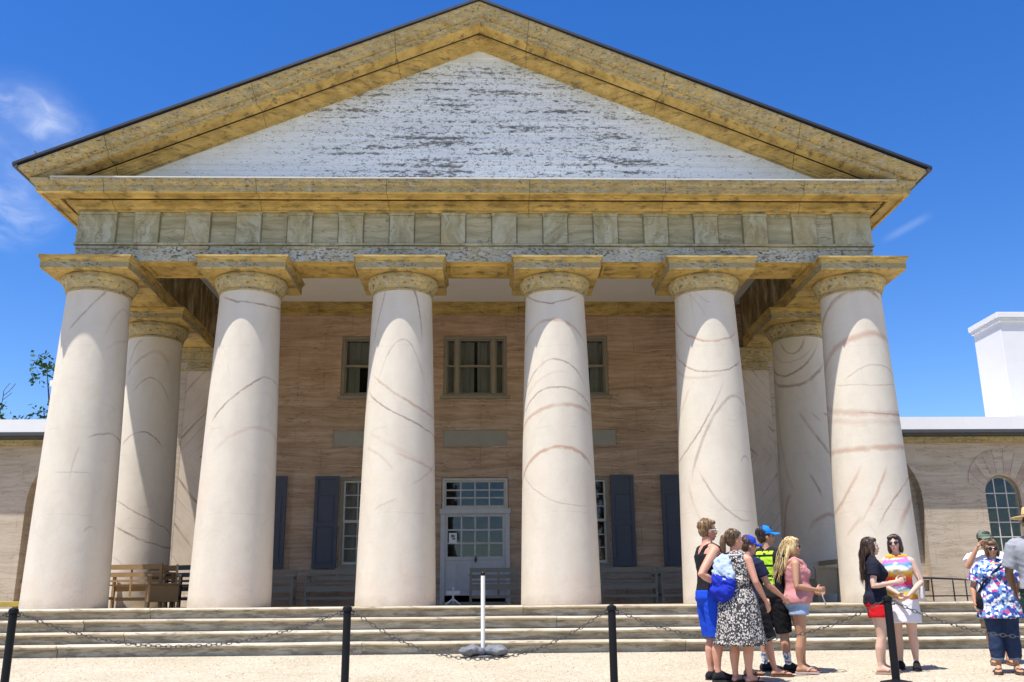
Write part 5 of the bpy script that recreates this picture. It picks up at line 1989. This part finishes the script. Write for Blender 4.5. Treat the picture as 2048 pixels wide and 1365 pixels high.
        th = .0035
        bm_.loft([[(p[0], p[1], p[2]) for p in up], [(p[0], p[1], p[2]) for p in lo], [(p[0], p[1], p[2] - th) for p in lo], [(p[0], p[1], p[2] - th) for p in up]], False, False, Mx)
        bm_.build('brim', brimmat or mat, o, 50)
        return o


M['hair_dark'] = hairm('dark hair', (.012, .008, .006), (.05, .028, .017))
M['hair_brown'] = hairm('brown hair', (.05, .026, .012), (.15, .085, .04))
M['hair_sandy'] = hairm('sandy brown hair', (.10, .055, .024), (.26, .16, .075))
M['hair_blond'] = hairm('blond hair', (.34, .22, .085), (.68, .52, .27))
M['hair_deep'] = hairm('deep brown hair', (.018, .01, .007), (.075, .036, .022))

blackc = cloth('black cloth', (.014, .014, .017))
navyc = cloth('navy cloth', (.016, .02, .05))
bluec = cloth('royal blue cloth', (.012, .06, .50), .15)
whitec = cloth('white cloth', (.72, .70, .74), .05)

# --- man in black sleeveless top, seen from behind, looking right
p = Person('sandy haired man in black sleeveless top and bright blue shorts with his back half turned', 2.66, -5.33, R(-80), 1.745, 'm', 1.06, 'pink', head=(2, -3, 0),
           arms={1: ((.150, -.125, .645), (.125, .01, .575), (-.4, 1, -.1)), -1: ((-.15, .0, .63), (-.12, .10, .55), (.2, .6, -.3))})
p.top(blackc, .49, .772, 0, .012, .0, straps=True)
p.shorts(bluec, .545, .97, .016, .014)
p.hair(M['hair_sandy'], 'short')
p.glasses(m_flat('white frame', (.7, .68, .66), .4, .4))
p.shoes(blackc)
MAN = p

# --- woman in printed dress
p = Person('woman in black and white printed sundress with ponytail standing behind the blue backpack', 2.90, -5.56, R(-48), 1.62, 'f', 1.06, 'pink', head=(-30, -2, 0),
           arms={1: ((.150, -.005, .645), (.150, .105, .515), (0, .5, -1)), -1: ((-.145, .03, .65), (-.10, .12, .58), (.3, .8, .1))})
dm_ = m_dress()
p.top(dm_, .60, .800, 0, .010, .0, name='dress_bodice')
p.skirt(dm_, .64, .235, .012, .055, 'dress_skirt', .06)
bl = MB()
s_ = p
rg = []
for z in (.632, .652):
    rg.append([((.082 * p.g + .0165) * math.cos(2 * PI * j / 28), .001 + (.062 * p.g + .0165) * math.sin(2 * PI * j / 28), z) for j in range(28)])
bl.loft(rg, True, True, p.S)
bl.build('belt', blackc, p.root, 40)
p.hair(M['hair_brown'], 'ponytail')
p.glasses(None, up=.034)
p.sandals(M['sole'])
DRESS = p
# her drawstring backpack (worn, so a thing of its own)
bp = thing('drawstring_backpack', 'drawstring backpack, pale above and royal blue below, on the back of the printed dress', 'backpack', (2.90, -5.56, ground_z(-5.56) + .012), R(-48))
mb = MB()
mb.tube([(-.06, -.195, .98), (-.06, -.205, 1.06), (-.055, -.20, 1.16)], [.145, .15, .12], 20, flat=.48, side=(1, 0, 0))
mb.ell((-.06, -.205, .94), (.15, .085, .09), 18, 12)
solid(mb, 'lower_bag', cloth('backpack blue', (.014, .03, .36), .35), bp, .011, 1, .022, 13)
mb = MB()
mb.tube([(-.055, -.20, 1.05), (-.05, -.195, 1.16), (-.045, -.18, 1.27), (-.04, -.165, 1.33)], [.142, .135, .10, .045], 20, flat=.5, side=(1, 0, 0))
solid(mb, 'upper_bag', cloth('backpack pale', (.36, .44, .58), .3), bp, .011, 1, .022, 13)
mb = MB()
for k in (-1, 1):
    mb.tube([(-.04 + k * .02, -.165, 1.33), (k * .105, -.085, 1.335), (k * .11, .01, 1.36), (k * .115, .085, 1.25), (k * .14, -.0, 1.02), (-.06 + k * .13, -.17, .95)], .011, 8)
mb.build('straps', cloth('strap', (.5, .52, .56)), bp, 60)

# --- person in blue cap
p = Person('person in royal blue cap, navy shirt and black shorts stepping behind the printed dress', 3.20, -5.0, R(-72), 1.56, 'm', .95, 'pink', head=(-12, -8, 0),
           arms={1: ((.15, .05, .64), (.135, .175, .555), (0, .9, -.7)), -1: ((-.14, .03, .64), (-.13, .15, .56), (0, .9, -.5))},
           feet={-1: (-.055, -.03, 6), 1: (.06, .13, 16)})
p.top(navyc, .46, .815, .62, .014, .03, flare=.006)
p.shorts(blackc, .55, 1.0, .020, .016)
p.hair(M['hair_brown'], 'short')
p.cap(cloth('royal blue cap', (.02, .06, .48), .15))
p.sandals(M['hair_brown'])

# --- person in bright blue cap, neon panel shirt
p = Person('person in light blue peaked cap and black shirt with neon yellow panel wearing patterned socks', 3.56, -4.55, R(-38), 1.68, 'm', .95, 'tan', head=(-52, 4, 0),
           arms={1: ((.15, .03, .64), (.145, .10, .51), (0, .4, -1)), -1: ((-.15, .02, .64), (-.14, .11, .53), (0, .5, -1))},
           feet={-1: (-.085, .02, 40), 1: (.085, .03, 44)})
p.top(m_neon(), .47, .815, .55, .014, .03, flare=.006)
p.shorts(blackc, .55, .98, .018, .008)
p.hair(M['hair_dark'], 'short')
p.cap(cloth('light blue cap', (.012, .20, .62), .12))
p.socks(m_sock())
p.shoes(cloth('black shoe', (.02, .021, .026)))

# --- blond woman
p = Person('blond long haired woman in pink tank top and denim shorts holding a folded paper', 3.83, -4.69, R(-98), 1.545, 'f', 1.12, 'tan', belly=.04, head=(-2, -2, 0),
           arms={1: ((.148, -.02, .625), (.085, .135, .60), (-.15, 1, .15)), -1: ((-.148, -.01, .625), (-.06, .145, .585), (.1, 1, -.1))},
           feet={-1: (-.05, .03, -6), 1: (.055, -.015, 8)})
pinkc = cloth('faded pink cloth', (.50, .22, .22), .25)
p.top(pinkc, .50, .770, 0, .012, .05, straps=True, name='tank_top')
p.shorts(m_denim('light denim', (.16, .25, .42), (.42, .52, .66)), .53, .30, .012, .03, 'denim_shorts')
p.hair(M['hair_blond'], 'long', fall=[([(0, -.040, .94), (0, -.060, .88), (0, -.082, .81), (0, -.098, .75), (0, -.104, .705)], [.044, .047, .047, .038, .014], .6), ([(.03, -.03, .92), (.045, -.06, .84), (.05, -.075, .77), (.045, -.08, .72)], [.022, .024, .02, .006], .8), ([(-.03, -.03, .92), (-.045, -.06, .84), (-.05, -.085, .77), (-.045, -.10, .70)], [.022, .024, .02, .006], .8)], strands=[(90, (0, -.075, .93), ((0, -.16, -1), (0, -.30, -1)), .23, .046), (46, (0, -.06, .96), ((0, -.5, -.9), (0, -.35, -1)), .27, .044)])
p.glasses()
p.sandals(m_flat('pale flip flop', (.5, .36, .34), .7))
pp = MB()
pp.loft([[(-.02, .0, 0), (.02, .0, 0), (.02, .006, 0), (-.02, .006, 0)], [(-.03, .05, -.16), (.025, .05, -.16), (.025, .056, -.16), (-.03, .056, -.16)]])
o = pp.build('folded_paper', M['paper'], None, loc=(3.83 + .26, -4.69 - .09, ground_z(-4.69) + .92), rz=R(-98))
tag(o, 'folded white paper held by the blond woman in pink', 'paper')

# --- dark haired girl
p = Person('long dark haired young woman in black T-shirt and red shorts with hands raised in front', 4.74, -4.82, R(-104), 1.535, 'f', .94, 'fair', head=(6, 2, 0),
           arms={1: ((.138, -.035, .630), (.085, .135, .655), (-.25, 1, .3)), -1: ((-.138, .02, .635), (-.03, .16, .665), (.3, 1, .3))},
           feet={-1: (-.05, .02, -6), 1: (.05, -.02, 8)})
p.top(cloth('washed black cloth', (.014, .015, .028)), .50, .815, .55, .013, .02, flare=.008, name='t_shirt')
p.shorts(cloth('red cloth', (.55, .012, .018), .15), .545, .36, .012, .022)
p.hair(M['hair_deep'], 'long', fall=[([(0, -.040, .94), (0, -.055, .88), (0, -.074, .81), (0, -.082, .74), (0, -.078, .675)], [.044, .047, .047, .040, .014], .55), ([(.032, -.005, .92), (.050, .0, .85), (.056, .03, .79), (.052, .06, .72)], [.020, .022, .02, .006], .8), ([(-.03, -.02, .92), (-.045, -.05, .84), (-.05, -.065, .77), (-.045, -.07, .70)], [.022, .024, .02, .006], .8)], strands=[(50, (0, -.072, .93), ((0, -.10, -1), (0, .0, -1)), .25, .046)])
p.sandals(m_flat('tan sandal', (.4, .27, .2), .7))

# --- woman in rainbow top
p = Person('short haired woman in rainbow striped sleeveless top and white skirt with clasped hands', 5.17, -4.51, R(150), 1.575, 'f', 1.02, 'fair', head=(-4, 6, 4),
           arms={1: ((.150, .03, .640), (-.005, .135, .545), (-.8, .5, -.4)), -1: ((-.158, .0, .635), (-.065, .13, .530), (.8, .5, -.4))})
p.top(m_rainbow(), .505, .805, 0, .011, .012, name='rainbow_top')
p.skirt(whitec, .52, .335, .012, .012, 'skirt', .01)
p.hair(M['hair_deep'], 'bob')
p.glasses()
p.shoes(cloth('black slip on', (.014, .014, .016)))
hb = thing('white_handbag', 'small white shoulder bag hanging at the side of the rainbow top', 'handbag', (5.17, -4.51, ground_z(-4.51) + .012), R(150))
mb = MB()
mb.box(-.265, -.215, -.11, .07, .80, .95)
mb.build('pouch', cloth('white bag', (.62, .6, .58)), hb, 30, bevel=.02, seg=3)
mb = MB()
mb.tube([(-.24, -.09, .94), (-.215, -.06, 1.05), (-.18, -.02, 1.2), (-.145, 0, 1.305), (-.13, .01, 1.31), (-.18, .02, 1.2), (-.225, .04, 1.05), (-.24, .05, .94)], .006, 6)
mb.build('strap', cloth('white strap', (.6, .58, .56)), hb, 60)

# --- man behind, hand to face
p = Person('person in green grey cap and pale shirt with one hand raised to the face', 6.56, -4.02, R(165), 1.62, 'm', .98, 'tan', head=(14, 0, 0),
           arms={1: ((.17, .06, .72), (.085, .085, .865), (-.5, .1, .8)), -1: ((-.15, .0, .63), (-.15, .06, .50), (0, .2, -1))})
p.top(whitec, .46, .815, .62, .014, .03, flare=.008)
p.shorts(cloth('khaki cloth', (.13, .10, .07)), .55, .98, .018, .015)
p.hair(M['hair_dark'], 'short')
p.cap(cloth('green grey cap', (.13, .17, .13), .2))
p.glasses()
p.sandals(m_flat('brown sandal', (.22, .13, .08), .7))

# --- woman in floral tunic
p = Person('woman in floral tunic and rolled jeans with a black bag slung across her', 6.14, -4.94, R(158), 1.50, 'f', 1.16, 'tan', belly=.02, head=(4, 0, 0),
           arms={1: ((.170, -.01, .635), (.175, .05, .52), (0, .3, -1)), -1: ((-.170, -.03, .64), (-.12, -.085, .56), (.5, -.4, -.5))},
           feet={-1: (-.06, .0, -10), 1: (.065, .03, 12)})
p.top(m_floral(), .425 if False else .456, .808, .75, .016, .075, flare=.02, name='tunic')
p.skirt(p.root.children[-1].data.materials[0], .56, .40, .020, .03, 'tunic_hem', .03)
p.trousers(m_denim('dark denim', (.012, .022, .06), (.045, .07, .14)), .50, 1.72, .016, 'jeans')
for k in (-1, 1):
    mb = MB()
    p.limb_leg(mb, k, 1.66, 1.78, .021)
    mb.build('rolled_cuff', m_denim('cuff denim', (.12, .17, .26), (.25, .31, .4)), p.root, 40)
p.hair(M['hair_brown'], 'fringe')
p.glasses()
p.sandals(m_flat('dark sandal', (.10, .06, .05), .7))
cb = thing('crossbody_bag', 'black crossbody bag at the hip of the floral tunic', 'handbag', (6.14, -4.94, ground_z(-4.94) + .012), R(158))
mb = MB()
mb.loft([[(.17, -.10, .70), (.235, -.10, .70), (.235, .12, .70), (.17, .12, .70)], [(.18, -.11, .82), (.25, -.11, .82), (.25, .13, .82), (.18, .13, .82)], [(.19, -.06, .90), (.225, -.06, .90), (.225, .08, .90), (.19, .08, .90)]])
mb.build('pouch', blackc, cb, 40, bevel=.015, seg=2)
mb = MB()
mb.tube([(.205, .05, .89), (.15, .135, 1.0), (.03, .175, 1.12), (-.08, .14, 1.215), (-.125, .03, 1.265), (-.10, -.09, 1.20), (.02, -.155, 1.08), (.16, -.12, .95), (.21, -.05, .88)], .012, 6)
mb.build('strap', blackc, cb, 60)

# --- ranger in straw hat
p = Person('person in flat brimmed straw hat, grey shirt and dark green trousers, back turned', 6.15, -5.85, R(-30), 1.80, 'm', 1.08, 'dark', head=(30, 0, 0),
           arms={-1: ((-.165, .0, .635), (-.15, .09, .53), (.1, .5, -1)), 1: ((.16, .02, .635), (.12, .12, .56), (-.3, .8, -.2))})
p.top(cloth('grey shirt', (.27, .28, .31), .1), .50, .82, .85, .013, .0, flare=.006)
p.trousers(cloth('dark green cloth', (.02, .045, .03)), .52, 1.95, .014)
p.hair(M['hair_dark'], 'short')
p.shoes(blackc)
Mx = p.S @ p.Mh @ Matrix.Translation(Vector((0, -.004, .957))) @ Matrix.Rotation(R(-2), 4, 'X')
straw = m_flat('straw', (.58, .42, .22), .8, .2, 0, .18, 40)
mb = MB()
n = 36
prof = [(.0545, .0), (.118, -.002), (.120, .001), (.118, .004), (.0545, .005), (.0535, .03), (.050, .052), (.044, .064), (.030, .068), (.012, .060), (.001, .058)]
rings = []
for i, (r, z) in enumerate(prof):
    rings.append([(r * math.cos(2 * PI * j / n) * .92 * (1 - (.14 * abs(math.cos(2 * (2 * PI * j / n))) if 5 < i < 9 else 0)), r * 1.04 * math.sin(2 * PI * j / n), z) for j in range(n)])
mb.loft(rings, True, True, Mx)
h = mb.build('straw_hat', straw, p.root, 50)
mb = MB()
mb.loft([[(.0553 * .92 * math.cos(2 * PI * j / n), .0553 * 1.04 * math.sin(2 * PI * j / n), z) for j in range(n)] for z in (.0055, .018)], False, True, Mx)
mb.build('hat_band', M['hair_brown'], h, 50)
mb = MB()
rg = []
for z in (.515, .535):
    rg.append([((.098 * p.g + .02) * math.cos(2 * PI * j / 28), -.003 + (.072 * p.g + .02) * math.sin(2 * PI * j / 28), z) for j in range(28)])
mb.loft(rg, True, True, p.S)
mb.build('belt', blackc, p.root, 40)
